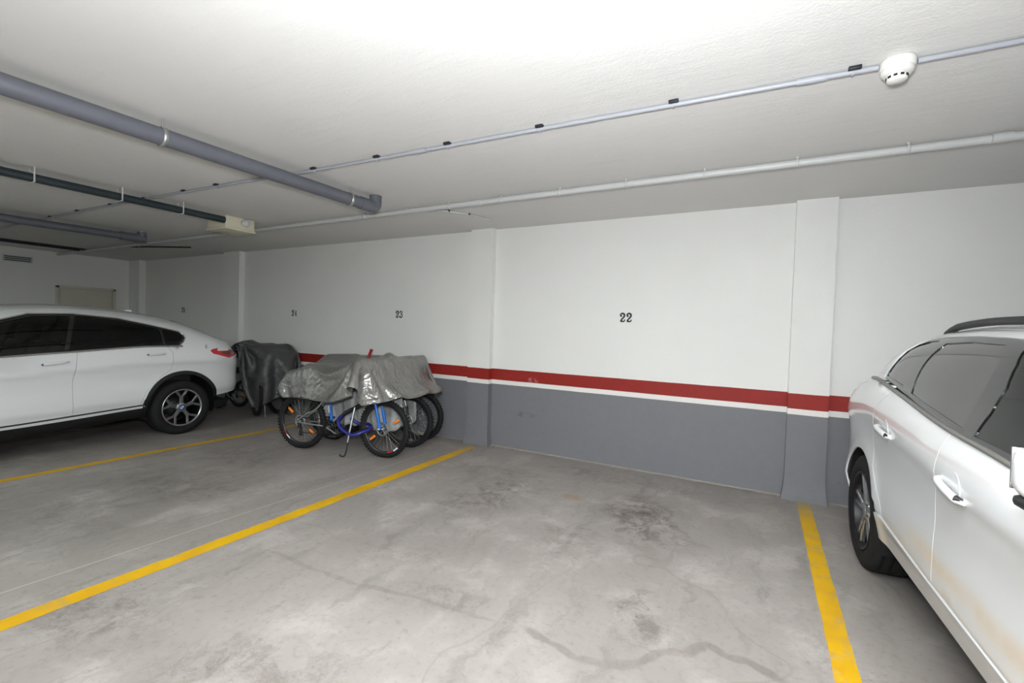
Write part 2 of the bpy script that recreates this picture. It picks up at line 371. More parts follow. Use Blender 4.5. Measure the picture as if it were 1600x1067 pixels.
# ------------------------------------------------------------------ ceiling services
# thin conduit with black clips and the smoke detector
cp = empty('cable_conduit', (0, 2.6, H)); tag(cp, 'thin grey cable conduit with black clips running through the smoke detector', 'conduit')
pth = [(X1, .08, -.018), (2, .07, -.018), (.5, .058, -.018), (-1.2, -.005, -.018), (-3.3, -.075, -.018), (-4.5, -.15, -.018), (-7.3, -.25, -.018), (X0, -.3, -.018)]
MB().tube(smooth_path([(X1, .08, -.018), (2, .07, -.018), (.56, .06, -.018)], 6), .0125, 10).build('conduit_tube', M['conduit'], cp)
MB().tube(smooth_path([(.42, .055, -.018)]+pth[3:], 6), .0125, 10).build('conduit_tube', M['conduit'], cp)
def path_y(x):
    for a, b in zip(pth, pth[1:]):
        if b[0] <= x <= a[0]: t = (x-a[0])/(b[0]-a[0]); return a[1]+(b[1]-a[1])*t
    return 0
for x in (1.6, .33, -.47, -1.26, -1.95, -2.59, -3.27, -4.53, -5.06, -5.8, -6.5, -7.3, -8.1):
    y = path_y(x); mb = MB(); mb.box((x, y-.012, -.008), (.05, .036, .016), .002)
    mb.build('clip', M['clip'], cp); MB().box((x-.005, y+.003, -.018), (.010, .030, .032), .004).build('strap', M['conduit'], cp)
for x in (.16, -2.2): MB().tube([(x-.06, path_y(x-.06), -.018), (x+.06, path_y(x+.06), -.018)], .0165, 12).build('coupling', M['conduit'], cp)

sd = empty('smoke_detector', (.49, 2.66, H)); tag(sd, 'round white smoke detector on the ceiling in the thin conduit', 'smoke detector')
MB().lathe([(0, 0), (.063, 0), (.066, -.006), (.066, -.034), (.060, -.040), (0, -.040)], 40).build('mounting_base', M['detector'], sd)
MB().lathe([(.058, -.038), (.062, -.046), (.060, -.058), (.050, -.066), (.040, -.068), (0, -.068)], 40).build('detector_head', M['detector'], sd)
MB().lathe([(.040, -.066), (.037, -.088), (.030, -.094), (0, -.095)], 32).build('sensor_cap', M['detector'], sd)
for k in range(10):
    a = 2*math.pi*k/10; MB().box((math.cos(a)*.0385, math.sin(a)*.0385, -.077), (.005, .014, .010), .001, rotz(a)).build('sensor_slot', M['black_plastic'], sd)
MB().lathe([(0, -.0955), (.004, -.0955), (.004, -.092)], 10, c=(.02, -.03, .025)).build('indicator', M['black_plastic'], sd)

# larger white pipe along the wall
wp = empty('white_pipe', (0, 3.77, H)); tag(wp, 'long white plastic pipe clamped to the ceiling along the rear wall', 'pipe')
MB().tube([(X1, .02, -.042), (-3.4, .005, -.042), (X0, -.03, -.042)], .026, 16).build('pipe_run', M['white_pvc'], wp)
for x in (3.2, 1.9, .77, .17, -.43, -1.03, -1.62, -2.22, -2.83, -3.39, -4.0, -4.6, -5.2, -6.4, -7.2, -8.2, -9.3):
    mb = MB(); mb.lathe([(.0265, -.008), (.030, -.008), (.030, .008), (.0265, .008)], 18, 'x', (x, .003, -.042), True); mb.box((x, .003, -.008), (.016, .012, .016), .001); mb.build('clamp', M['white_pvc'], wp)
for x in (1.2, -2.5): MB().tube([(x-.045, .003, -.042), (x+.045, .003, -.042)], .0295, 16).build('coupling', M['white_pvc'], wp)

bp = empty('branch_cable', (-3.1, 3.9, H)); tag(bp, 'short white cable curving from the long white pipe to the wall pillar', 'cable')
MB().tube(smooth_path([(-.12, -.08, -.03), (.02, .05, -.022), (.14, .22, -.016), (.22, .38, -.014), (.24, .52, -.012), (.29, .66, -.006)], 6), .011, 8).build('cable_run', M['white_pvc'], bp)
MB().box((.075, .13, -.012), (.02, .035, .024), .003, rotz(.7)).build('clip', M['clip'], bp); MB().box((.2, .33, -.01), (.02, .03, .02), .003, rotz(1.)).build('clip', M['clip'], bp)

def big_pipe(name, label, x, y0, y1, dx, r, zc, mat, hangers, cat='pipe'):
    e = empty(name, (x, 0, H)); tag(e, label, cat)
    MB().tube([(dx, y0, -zc), (0, y1, -zc)], r, 24).build('pipe_run', mat, e)
    for y in hangers:
        xx = dx*(y-y1)/(y0-y1); mb = MB(); mb.lathe([(r+.001, -.014), (r+.006, -.014), (r+.006, .014), (r+.001, .014)], 24, 'y', (xx, y, -zc), True); mb.build('hanger_band', M['steel'], e)
        MB().tube([(xx, y, -zc+r), (xx, y, 0)], .005, 8).build('hanger_rod', M['steel'], e)
    return e
e = big_pipe('drain_pipe', 'thick grey drain pipe under the ceiling ending near the white pipe', -3.39, -8, 3.2, -.1, .055, .115, M['grey_pvc'], (-3, -.5, 1.5, 3.0))
MB().tube([(0, 3.12, -.115), (0, 3.26, -.115)], .061, 24).build('socket', M['grey_pvc'], e)
MB().tube(smooth_path([(0, 3.24, -.115), (0, 3.29, -.11), (0, 3.315, -.08), (0, 3.32, 0)], 6), .058, 20).build('elbow', M['grey_pvc'], e)
e = empty('dark_pipe', (-5.62, 0, H)); tag(e, 'dark pipe hung in white hooks ending at the beige ceiling box', 'pipe')
MB().tube([(-.02, -8, -.085), (0, 3.12, -.085)], .038, 20).build('pipe_run', M['dark_pipe'], e)
for y in (-2, -.4, .5, 1.5, 2.12, 2.66):
    mb = MB(); mb.tube([(.055, y, 0), (.055, y, -.125), (-.055, y, -.125)], .007, 6).tube([(-.055, y, 0), (-.055, y, -.03)], .006, 6); mb.build('hook', M['white_pvc'], e)
bx = empty('ceiling_box', (-5.9, 3.36, H)); tag(bx, 'beige plastic junction box on the ceiling at the end of the dark pipe', 'box')
MB().box((0, 0, -.07), (.40, .36, .14), .01).build('box_body', M['beige'], bx); MB().box((0, 0, -.15), (.42, .38, .025), .006).build('box_lid', M['beige'], bx)
MB().lathe([(0, 0), (.045, 0), (.05, .02), (.04, .05), (.025, .07), (0, .07)], 20, 'x', (.2, .05, -.06)).build('cable_gland', M['white_pvc'], bx)
for sx, sy in ((1, 1), (1, -1), (-1, 1), (-1, -1)): MB().lathe([(0, -.165), (.009, -.165), (.009, -.16)], 10, c=(sx*.18, sy*.16, 0)).build('screw', M['steel'], bx)
e = big_pipe('far_drain_pipe', 'grey drain pipe with a coupling beyond the dark pipe with white hooks', -8.05, -8, 3.3, -.9, .05, .11, M['grey_pvc'], (-2, .3))
MB().tube([(-.02, 3.05, -.11), (0, 3.35, -.11)], .06, 20).build('coupling', M['grey_pvc'], e)
MB().tube([(0, 3.3, -.11), (0, 3.3, -.02)], .055, 20).build('tee', M['grey_pvc'], e); MB().lathe([(0, -.05), (.035, -.05), (.04, 0), (.02, .02), (0, .02)], 16, c=(.0, 3.3, -.02)).build('clean_out_cap', M['white_pvc'], e)
for i, (xx, lab) in enumerate(((-11.4, 'black cable run along the ceiling nearer the dark pipe'), (-11.62, 'black cable run along the ceiling beside the left wall'))):
    tag(MB().tube([(xx, -8, H-.02), (xx, 1, H-.02), (xx+.1, 3.85, H-.02)], .016, 8).build('ceiling_cable', M['clip']), lab, 'cable')
tag(MB().tube(smooth_path([(-9.9, 3.9, H-.02), (-9.4, 4.1, H-.015), (-8.85, 4.35, H-.012)], 5), .012, 8).build('ceiling_cable', M['clip']), 'short dark cable stub on the ceiling beside the long white pipe', 'cable')
def spl(kn):
    """monotone cubic interpolation through (x,y) knots"""
    xs=[k[0] for k in kn]; ys=[k[1] for k in kn]; n=len(kn)
    d=[(ys[i+1]-ys[i])/(xs[i+1]-xs[i]) for i in range(n-1)]
    m=[d[0]]+[0 if d[i-1]*d[i]<=0 else 2*d[i-1]*d[i]/(d[i-1]+d[i]) for i in range(1,n-1)]+[d[-1]]
    def f(x):
        if x<=xs[0]: return ys[0]
        if x>=xs[-1]: return ys[-1]
        i=0
        while x>xs[i+1]: i+=1
        h=xs[i+1]-xs[i]; t=(x-xs[i])/h
        return ((2*t-3)*t*t+1)*ys[i]+(t*(t-1)**2)*h*m[i]+(t*t*(3-2*t))*ys[i+1]+(t*t*(t-1))*h*m[i+1]
    return f
class Car:
    def __init__(c,L,w0,rear,front,zb,zt,zs,g,gh,m,n,axles,flare):
        c.L=L;c.w0=w0;c.rear=rear;c.front=front;c.zb=spl(zb);c.zt=spl(zt);c.zs=spl(zs);c.g=spl(g);c.gh=spl(gh);c.m=m;c.n=n;c.axles=axles;c.flare=flare
    def plan(c,s):
        s=min(max(s,1e-4),c.L-1e-4); k=1.
        a,p,q=c.rear
        if s<a: k*=max(0,1-((a-s)/a)**p)**q
        a,p,q=c.front
        if c.L-s<a: k*=max(0,1-((a-c.L+s)/a)**p)**q
        return c.w0*k
    def W(c,s,z):
        w=c.plan(s); b=c.zb(s)
        if z<=b:
            z0=c.zs(s); v=(z-z0)/(b-z0); r=w*c.g(max(0,min(1,v)))
            for sa,za,ra,amp in c.flare:
                d=math.hypot(s-sa,z-za); r+=amp*math.exp(-((d-ra)/.07)**2)*min(1,w/c.w0)
            return r
        t=c.zt(s)
        u=min(1,(z-b)/max(1e-3,t-b))
        return w*c.gh(s)*(1-u**c.m)**(1/c.n)-(.09*u*(1-u/.88) if u < .88 else 0.)
    def Z(c,s,x):
        w=c.plan(s)*c.gh(s); b=c.zb(s); t=c.zt(s)
        k=min(1,abs(x)/max(w,1e-4))
        return b+(t-b)*(1-k**c.n)**(1/c.m)
def wagon():
    return Car(4.63,.945,(.85,4.,.36),(1.1,3.4,.42),
     zb=[(0,.98),(.2,1.09),(.5,1.17),(.8,1.235),(1.05,1.265),(1.4,1.23),(2.2,1.137),(2.6,1.115),(3.3,1.04),(3.9,.97),(4.63,.72)],
     zt=[(0,1.0),(.12,1.12),(.3,1.27),(.62,1.50),(.95,1.60),(1.6,1.635),(2.2,1.625),(2.7,1.53),(3.1,1.29),(3.4,1.10),(4.0,1.02),(4.45,.9),(4.63,.74)],
     zs=[(0,.42),(.6,.36),(1.4,.34),(3.3,.34),(4.63,.36)],
     g=[(0,.945),(.1,.965),(.2,.988),(.3,.985),(.5,.974),(.68,.985),(.78,1.),(.9,.985),(1,.945)],
     gh=[(0,.85),(.5,.86),(1.2,.91),(2,.935),(4.6,.935)],m=2.2,n=3.2,axles=(.93,3.704),flare=[(.93,.37,.42,.014),(3.704,.37,.42,.014)])
def coupe():
    return Car(4.67,.935,(.9,4.,.40),(1.1,3.4,.42),
     zb=[(0,.95),(.25,1.06),(.6,1.12),(1.0,1.15),(1.3,1.15),(2.07,1.105),(2.6,1.07),(3.4,1.0),(3.9,.95),(4.67,.72)],
     zt=[(0,.97),(.06,1.16),(.15,1.225),(.4,1.30),(.6,1.39),(.95,1.515),(1.5,1.605),(2.0,1.632),(2.4,1.605),(2.8,1.51),(3.2,1.27),(3.5,1.07),(4.0,1.0),(4.45,.88),(4.67,.74)],
     zs=[(0,.50),(.5,.46),(1.4,.40),(2.6,.34),(3.3,.33),(4.67,.4)],
     g=[(0,.94),(.08,.962),(.18,.988),(.28,.986),(.5,.972),(.66,.982),(.74,1.),(.86,.985),(1,.955)],
     gh=[(0,.86),(.5,.87),(1.2,.91),(2,.935),(4.6,.935)],m=2.2,n=3.2,axles=(.98,3.79),flare=[(.98,.355,.42,.014),(3.79,.355,.42,.014)])
# ------------------------------------------------------------------ car panels
def dens(pts, step=.03, close=True):
    o = []; n = len(pts)
    for i in range(n if close else n-1):
        a, b = pts[i], pts[(i+1) % n]; k = max(1, int(math.hypot(b[0]-a[0], b[1]-a[1])/step))
        o += [(a[0]+(b[0]-a[0])*j/k, a[1]+(b[1]-a[1])*j/k) for j in range(k)]
    if not close: o.append(pts[-1])
    return o
def inside(P, poly):
    x, y = P[:, 0], P[:, 1]; r = np.zeros(len(P), bool); n = len(poly)
    for i in range(n):
        x1, y1 = poly[i]; x2, y2 = poly[(i+1) % n]
        if y1 == y2: continue
        c = ((y1 > y) != (y2 > y)) & (x < (x2-x1)*(y-y1)/(y2-y1)+x1); r ^= c
    return r
def area(p): return .5*sum(p[i][0]*p[(i+1) % len(p)][1]-p[(i+1) % len(p)][0]*p[i][1] for i in range(len(p)))
def shrink(p, d):
    sg = 1 if area(p) > 0 else -1; n = len(p); o = []
    for i in range(n):
        a, b = Vector(p[i-1]), Vector(p[(i+1) % n]); t = (b-a)
        if t.length < 1e-6: o.append(p[i]); continue
        t.normalize(); o.append((p[i][0]-sg*t.y*d, p[i][1]+sg*t.x*d))
    return o
def panel(name, outline, mapf, mat, parent, holes=(), step=.045, off=0., flange=.012, gap=.0025, dn=.03):
    out = shrink(dens(outline, dn), gap); hol = [dens(h, dn) for h in holes]
    P = list(out); E = [(i, (i+1) % len(out)) for i in range(len(out))]; loops = [out]+hol
    for h in hol:
        k = len(P); P += h; E += [(k+i, k+(i+1) % len(h)) for i in range(len(h))]
    xs = [p[0] for p in out]; ys = [p[1] for p in out]; B = np.array(P)
    gx, gy = np.meshgrid(np.arange(min(xs)+step/2, max(xs), step), np.arange(min(ys)+step/2, max(ys), step)); G = np.stack([gx.ravel(), gy.ravel()], 1)
    if len(G):
        k = inside(G, out)
        for h in hol: k &= ~inside(G, h)
        G = G[k]
        if len(G): G = G[np.sqrt(((G[:, None]-B[None])**2).sum(2)).min(1) > step*.45]
    allp = [Vector(p) for p in P]+[Vector((float(a), float(b))) for a, b in G]
    v2, e2, f2, *_ = delaunay_2d_cdt(allp, E, [], 0, 1e-6)
    cen = np.array([[sum(v2[i][0] for i in f)/3, sum(v2[i][1] for i in f)/3] for f in f2]); k = inside(cen, out)
    for h in hol: k &= ~inside(cen, h)
    h_ = .003; pos = []; nor = []
    def ev(a, b):
        p = Vector(mapf(a, b, 0)); ta = Vector(mapf(a+h_, b, 0))-Vector(mapf(a-h_, b, 0)); tb = Vector(mapf(a, b+h_, 0))-Vector(mapf(a, b-h_, 0))
        n = ta.cross(tb); n = n.normalized() if n.length > 1e-12 else Vector((0, 0, 1))
        if n.dot(mapf.out(p)) < 0: n = -n
        return p, n
    for v in v2:
        p, n = ev(v[0], v[1]); pos.append(p+n*off); nor.append(n)
    faces = []
    for f, ok in zip(f2, k):
        if not ok: continue
        a, b, c = (pos[i] for i in f)
        nn = (b-a).cross(c-a)
        faces.append(tuple(f) if nn.dot(nor[f[0]]) > 0 else tuple(f[::-1]))
    if flange:
        for lp in loops:
            m = len(lp); base = len(pos)
            for q in lp:
                p, n = ev(*q); pos += [p+n*off, p+n*(off-flange)]; nor += [Vector((0, 0, 0))]*2
            faces += [(base+2*i, base+2*((i+1) % m), base+2*((i+1) % m)+1, base+2*i+1) for i in range(m)]
    me = bpy.data.meshes.new(name); me.from_pydata([tuple(p) for p in pos], [], faces); me.polygons.foreach_set('use_smooth', [True]*len(faces)); me.materials.append(mat); me.update()
    me.normals_split_custom_set_from_vertices([tuple(n) for n in nor])
    return link_mesh(name, me, mat, parent)

class SideMap:
    def __init__(s, car, sg): s.c = car; s.g = sg
    def __call__(s, a, b, o=0): return (s.g*s.c.W(a, b), a-s.c.axles[0], b)
    def out(s, p): return Vector((s.g, 0, 0))
class TopMap:
    def __init__(s, car): s.c = car
    def __call__(s, a, b, o=0): return (b, a-s.c.axles[0], s.c.Z(a, b))
    def out(s, p): return Vector((0, 0, 1))
class EndMap:
    def __init__(s, car, front): s.c = car; s.f = front
    def __call__(s, x, z, o=0):
        c = s.c; a, b = (0., .6) if not s.f else (c.L, c.L-.7); t = abs(x)
        for _ in range(22):
            m = (a+b)/2
            if c.W(m, min(z, c.zb(m)-.001)) < t: a = m
            else: b = m
        return (x, (a+b)/2-c.axles[0], z)
    def out(s, p): return Vector((0, 1 if s.f else -1, .05))

def between(f, a, b, step=.05):
    n = max(2, int(abs(b-a)/step)); return [(a+(b-a)*i/n, f(a+(b-a)*i/n)) for i in range(n+1)]

# ---------- materials of the vehicles
def glass(name, tint, gloss=.06, dens_=.9):
    t = NT(name); tr = t.n('ShaderNodeBsdfTransparent', {'Color': tint}); gl = t.n('ShaderNodeBsdfGlossy', {'Color': (1, 1, 1, 1), 'Roughness': .03})
    lw = t.n('ShaderNodeFresnel', {'IOR': 1.5}).outputs[0]
    f = t.math('ADD', t.math('MULTIPLY', lw, .95), gloss*0, True); mx = t.n('ShaderNodeMixShader', {0: f, 1: tr.outputs[0], 2: gl.outputs[0]})
    n = t.noise(t.obj(), 3, 2); t.link(t.ramp(n, 0, 1, .02, .05), gl.inputs['Roughness'])
    t.link(mx.outputs[0], t.out.inputs[0]); return t.m
def privacy(name, col, spec=.6, coat=.3):
    t = NT(name); n = t.noise(t.obj(), 2, 2); c = lin(*col)
    t.set(Base_Color=t.mix(n, c, tuple(x*.9 for x in c[:3])+(1,)), Roughness=.05, Specular_IOR_Level=spec, Coat_Weight=coat, Coat_Roughness=.02); return t.m
def tyre_mat():
    t = NT('tyre_rubber'); o = t.obj(); n = t.noise(o, 12, 4)
    t.set(Base_Color=t.mix(n, lin(20, 20, 21), lin(29, 29, 30)), Roughness=.75, Specular_IOR_Level=.3); t.bump(t.noise(o, 80, 2), .2, .003); return t.m
def muddy_paint():
    """white paint with a dried ochre dirt trail low on the door"""
    t = NT('white_car_paint_dirty'); o = t.obj(); xyz = t.n('ShaderNodeSeparateXYZ', {0: o}); y, z = xyz.outputs['Y'], xyz.outputs['Z']
    zc = t.math('ADD', z, t.math('MULTIPLY', t.math('SUBTRACT', t.noise(o, 3.5, 4), .5), .10))
    zc = t.math('SUBTRACT', zc, t.math('MULTIPLY', t.math('SUBTRACT', y, 1.0), -.01))
    d = t.math('ABSOLUTE', t.math('SUBTRACT', zc, .585)); m = t.ramp(d, .075, .0)
    m = t.math('MULTIPLY', m, t.math('MULTIPLY', t.ramp(y, .75, 1.1), t.ramp(t.noise(o, 7, 5, .6), .2, .65, .4, 1.)))
    low = t.math('MULTIPLY', t.ramp(z, .5, .36), .25)
    c = t.mix(t.math('MULTIPLY', m, .62), lin(226, 228, 229), lin(196, 172, 132)); c = t.mix(low, c, lin(190, 184, 172))
    t.set(Base_Color=c, Roughness=.3, Coat_Weight=t.math('SUBTRACT', 1., t.math('MULTIPLY', m, .8)), Coat_Roughness=.04); return t.m
M['dirty'] = muddy_paint()
M['tyre'] = tyre_mat()
M['rim'] = plain('machined_alloy', (176, 178, 180), .28, .9, var=.04)
M['rim_dark'] = plain('dark_alloy', (26, 26, 28), .45, .4)
M['rim_grey'] = plain('satin_alloy', (150, 150, 150), .38, .8)
M['gloss_black'] = plain('gloss_black_trim', (30, 30, 31), .15, coat=.4)
M['satin_trim'] = plain('satin_window_trim', (128, 126, 122), .4, .5)
M['chrome'] = plain('bright_trim', (190, 190, 188), .25, .9)
M['clad'] = plain('black_cladding', (20, 21, 22), .6, var=.1, bump=.1)
M['privacy_grey'] = privacy('privacy_glass_grey', (52, 51, 51)); M['privacy_black'] = privacy('privacy_glass_black', (9, 11, 11), .3, 0)
M['clear_green'] = glass('green_tint_glass', (.42, .56, .50, 1)); M['clear_dark'] = glass('dark_tint_glass', (.16, .20, .18, 1))
M['interior'] = plain('dark_interior', (34, 34, 36), .8); M['leather'] = plain('dark_seat', (50, 48, 46), .55, bump=.1)
M['pale_seat'] = plain('grey_seat', (96, 98, 96), .6, bump=.1)
t = NT('red_lamp'); o_ = t.obj(); t.set(Base_Color=t.mix(t.noise(o_, 8, 2), lin(190, 8, 20), lin(208, 12, 26)), Roughness=.12, Coat_Weight=1., Coat_Roughness=.02); M['red_lamp'] = t.m
M['lamp_dark'] = plain('dark_red_lamp', (120, 6, 12), .15, coat=1.)
M['headlamp'] = plain('headlamp_glass', (150, 155, 160), .1, .4, coat=1.)
M['blue_enamel'] = plain('blue_enamel', (60, 100, 165), .3); M['white_enamel'] = plain('white_enamel', (225, 228, 230), .3)

def wheel_parts(R, rr, wd, style):
    """meshes of one wheel, axis X, outer face towards +X, origin at the hub centre on the outer sidewall plane"""
    h = wd/2; s = rr
    prof = [(s-.012, -.022), (s+.004, -.010), (s+.02, -.002), ((s+R)/2, .006), (R-.035, -.004), (R-.014, -.016), (R-.004, -.034)]
    for g in (.28, .5, .72):
        x = -wd*g; prof += [(R, x+.010), (R-.008, x+.006), (R-.008, x-.006), (R, x-.010)]
    prof += [(R-.004, -wd+.034), (R-.014, -wd+.016), (R-.035, -wd+.004), ((s+R)/2, -wd-.004), (s, -wd+.01)]
    ty = MB().lathe(prof, 64, 'x').mesh('tyre', M['tyre'])
    rim = MB().lathe([(s-.014, -.013), (s-.022, -.05), (s-.035, -wd+.03), (s-.01, -wd+.012)], 64, 'x')
    lip = MB().lathe([(s+.004, -.008), (s+.002, -.002), (s-.010, -.002), (s-.016, -.016)], 64, 'x')
    disc_ = MB().lathe([(0, -.10), (s*.62, -.10), (s*.62, -.112), (0, -.112)], 40, 'x')
    sp = MB()
    dish = lambda r: -.030+.012*(r/s)
    def bar(a0, r0, a1, r1, w0, w1, dep=.026):
        p0 = Vector((math.cos(a0)*r0, math.sin(a0)*r0)); p1 = Vector((math.cos(a1)*r1, math.sin(a1)*r1)); n = Vector((-(p1-p0).y, (p1-p0).x)).normalized(); vs = []
        for p, r, w_ in ((p0, r0, w0), ((p0+p1)/2, (r0+r1)/2, (w0+w1)/2), (p1, r1, w1)):
            for sg, dx in ((-1, -dep), (-1, -.006), (-.6, 0), (.6, 0), (1, -.006), (1, -dep)):
                q = p+n*sg*w_/2; vs.append((dish(r)+dx, q.x, q.y))
        fs = [(i*6+k, i*6+(k+1) % 6, (i+1)*6+(k+1) % 6, (i+1)*6+k) for i in range(2) for k in range(6)]+[tuple(range(6)), tuple(range(12, 18))]
        sp.add(vs, fs, False)
    pi2 = 2*math.pi
    for k in range(5):
        a = pi2*k/5+math.pi/2+(0 if style == 'y' else .2)
        if style == 'y':
            bar(a-.14, .05, a-.075, s*.62, .03, .024); bar(a+.14, .05, a+.075, s*.62, .03, .024)
            bar(a-.075, s*.58, a-.30, s-.008, .026, .034); bar(a+.075, s*.58, a+.30, s-.008, .026, .034)
        else:
            bar(a-.22, .05, a-.17, s-.008, .030, .024); bar(a+.22, .05, a+.17, s-.008, .030, .024)
            bar(a, .05, a, s*.40, .045, .03, .03)
    sp.lathe([(.062, -.07), (.066, -.034), (.055, -.026), (.034, -.024)], 30, 'x')
    cap = MB().lathe([(.035, -.03), (.034, -.022), (.030, -.019), (0, -.018)], 28, 'x')
    nuts = MB()
    for k in range(5):
        a = pi2*(k+.5)/5+math.pi/2; nuts.lathe([(.010, -.05), (.010, -.026), (0, -.026)], 6, 'x', (0, math.cos(a)*.054, math.sin(a)*.054))
    return dict(tyre=ty, rim=rim.mesh('rim', M['rim_dark']), spokes=sp.mesh('spokes', M['rim']), lip=lip.mesh('rim_lip', M['rim'] if style == 'y' else M['rim_dark']), brake=disc_.mesh('brake_disc', M['rim_dark']), cap=cap.mesh('hub_cap', M['blue_enamel'] if style == 'y' else M['rim_grey']), nuts=nuts.mesh('wheel_nuts', M['rim_dark']))

def add_wheels(root, car, R, rr, wd, xo, style):
    W_ = wheel_parts(R, rr, wd, style)
    for sa in car.axles:
        for sg in (1, -1):
            y = sa-car.axles[0]
            o = link_mesh('wheel', W_['tyre'], None, root); o.location = (sg*xo, y, R-.004); o.rotation_euler = (0, 0, 0 if sg > 0 else math.pi)
            for nm, k in (('rim', 'rim'), ('rim_spokes', 'spokes'), ('rim_lip', 'lip'), ('brake_disc', 'brake'), ('hub_cap', 'cap'), ('wheel_nuts', 'nuts')):
                tag(link_mesh(nm, W_[k], None, o), kind='stuff' if k == 'nuts' else None)
            if style == 'y':   # quartered enamel roundel
                mb = MB()
                for a0 in (0, 180):
                    pts = [(0, 0)]+arc(0, 0, .021, a0, a0+90, 6); mb.add([(-.0165, a, b) for a, b in pts], [tuple(range(len(pts)))], False)
                mb.build('roundel', M['white_enamel'], o, fix=False)
                MB().lathe([(.024, -.017), (.03, -.017)], 24, 'x').build('roundel_ring', M['chrome'], o, fix=False)

def seat(root, x, y, mat, zs=.52):
    mb = MB(); mb.box((x, y, zs), (.52, .52, .20), .06, seg=3).box((x, y-.32, zs+.36), (.52, .16, .66), .06, Matrix.Rotation(math.radians(14), 3, 'X'), seg=3)
    o = mb.build('seat', mat, root); MB().box((x, y-.42, zs+.76), (.27, .11, .19), .045, Matrix.Rotation(math.radians(10), 3, 'X'), seg=3).build('headrest', mat, o)

def lerp_poly(p, s):
    for a, b in zip(p, p[1:]):
        if a[0] <= s <= b[0]: return a[1]+(b[1]-a[1])*(s-a[0])/(b[0]-a[0])

def handle(car, door, sg, s0, s1, z0, z1, mat, thick=.016, out=.03, wd=.03):
    """pull handle standing off the door skin, with a cap at its rear end"""
    pts = []; n = 10
    for i in range(n+1):
        t = i/n; s = s0+(s1-s0)*t; z = z0+(z1-z0)*t; o = out*(math.sin(math.pi*min(1, max(0, t))) ** .2) if 0 < t < 1 else .002
        pts.append((sg*(car.W(s, z)+o), s-car.axles[0], z))
    mb = MB(); mb.tube(pts, [thick*.75]+[thick]*(n-1)+[thick*.75], 10, sq=None)
    mb.v = [(x, y, z0+(z-z0)*wd/.03) for x, y, z in mb.v]
    o = mb.build('door_handle', mat, door)
    fc = MB(); fc.tube([pts[-2], pts[-1]], [thick*.98, thick*.6], 10); fc.v = [(x*1.0015, y, z) for x, y, z in fc.v]; fc.build('handle_cap', M['black_plastic'], door)
    s = (s0+s1)/2; z = (z0+z1)/2
    m = SideMap(car, sg); panel('handle_recess', arc(s, z, min(.07, (s1-s0)*.33), 0, 345, 23), m, mat, door, off=.0015, flange=.002, gap=0, step=.03, dn=.02)

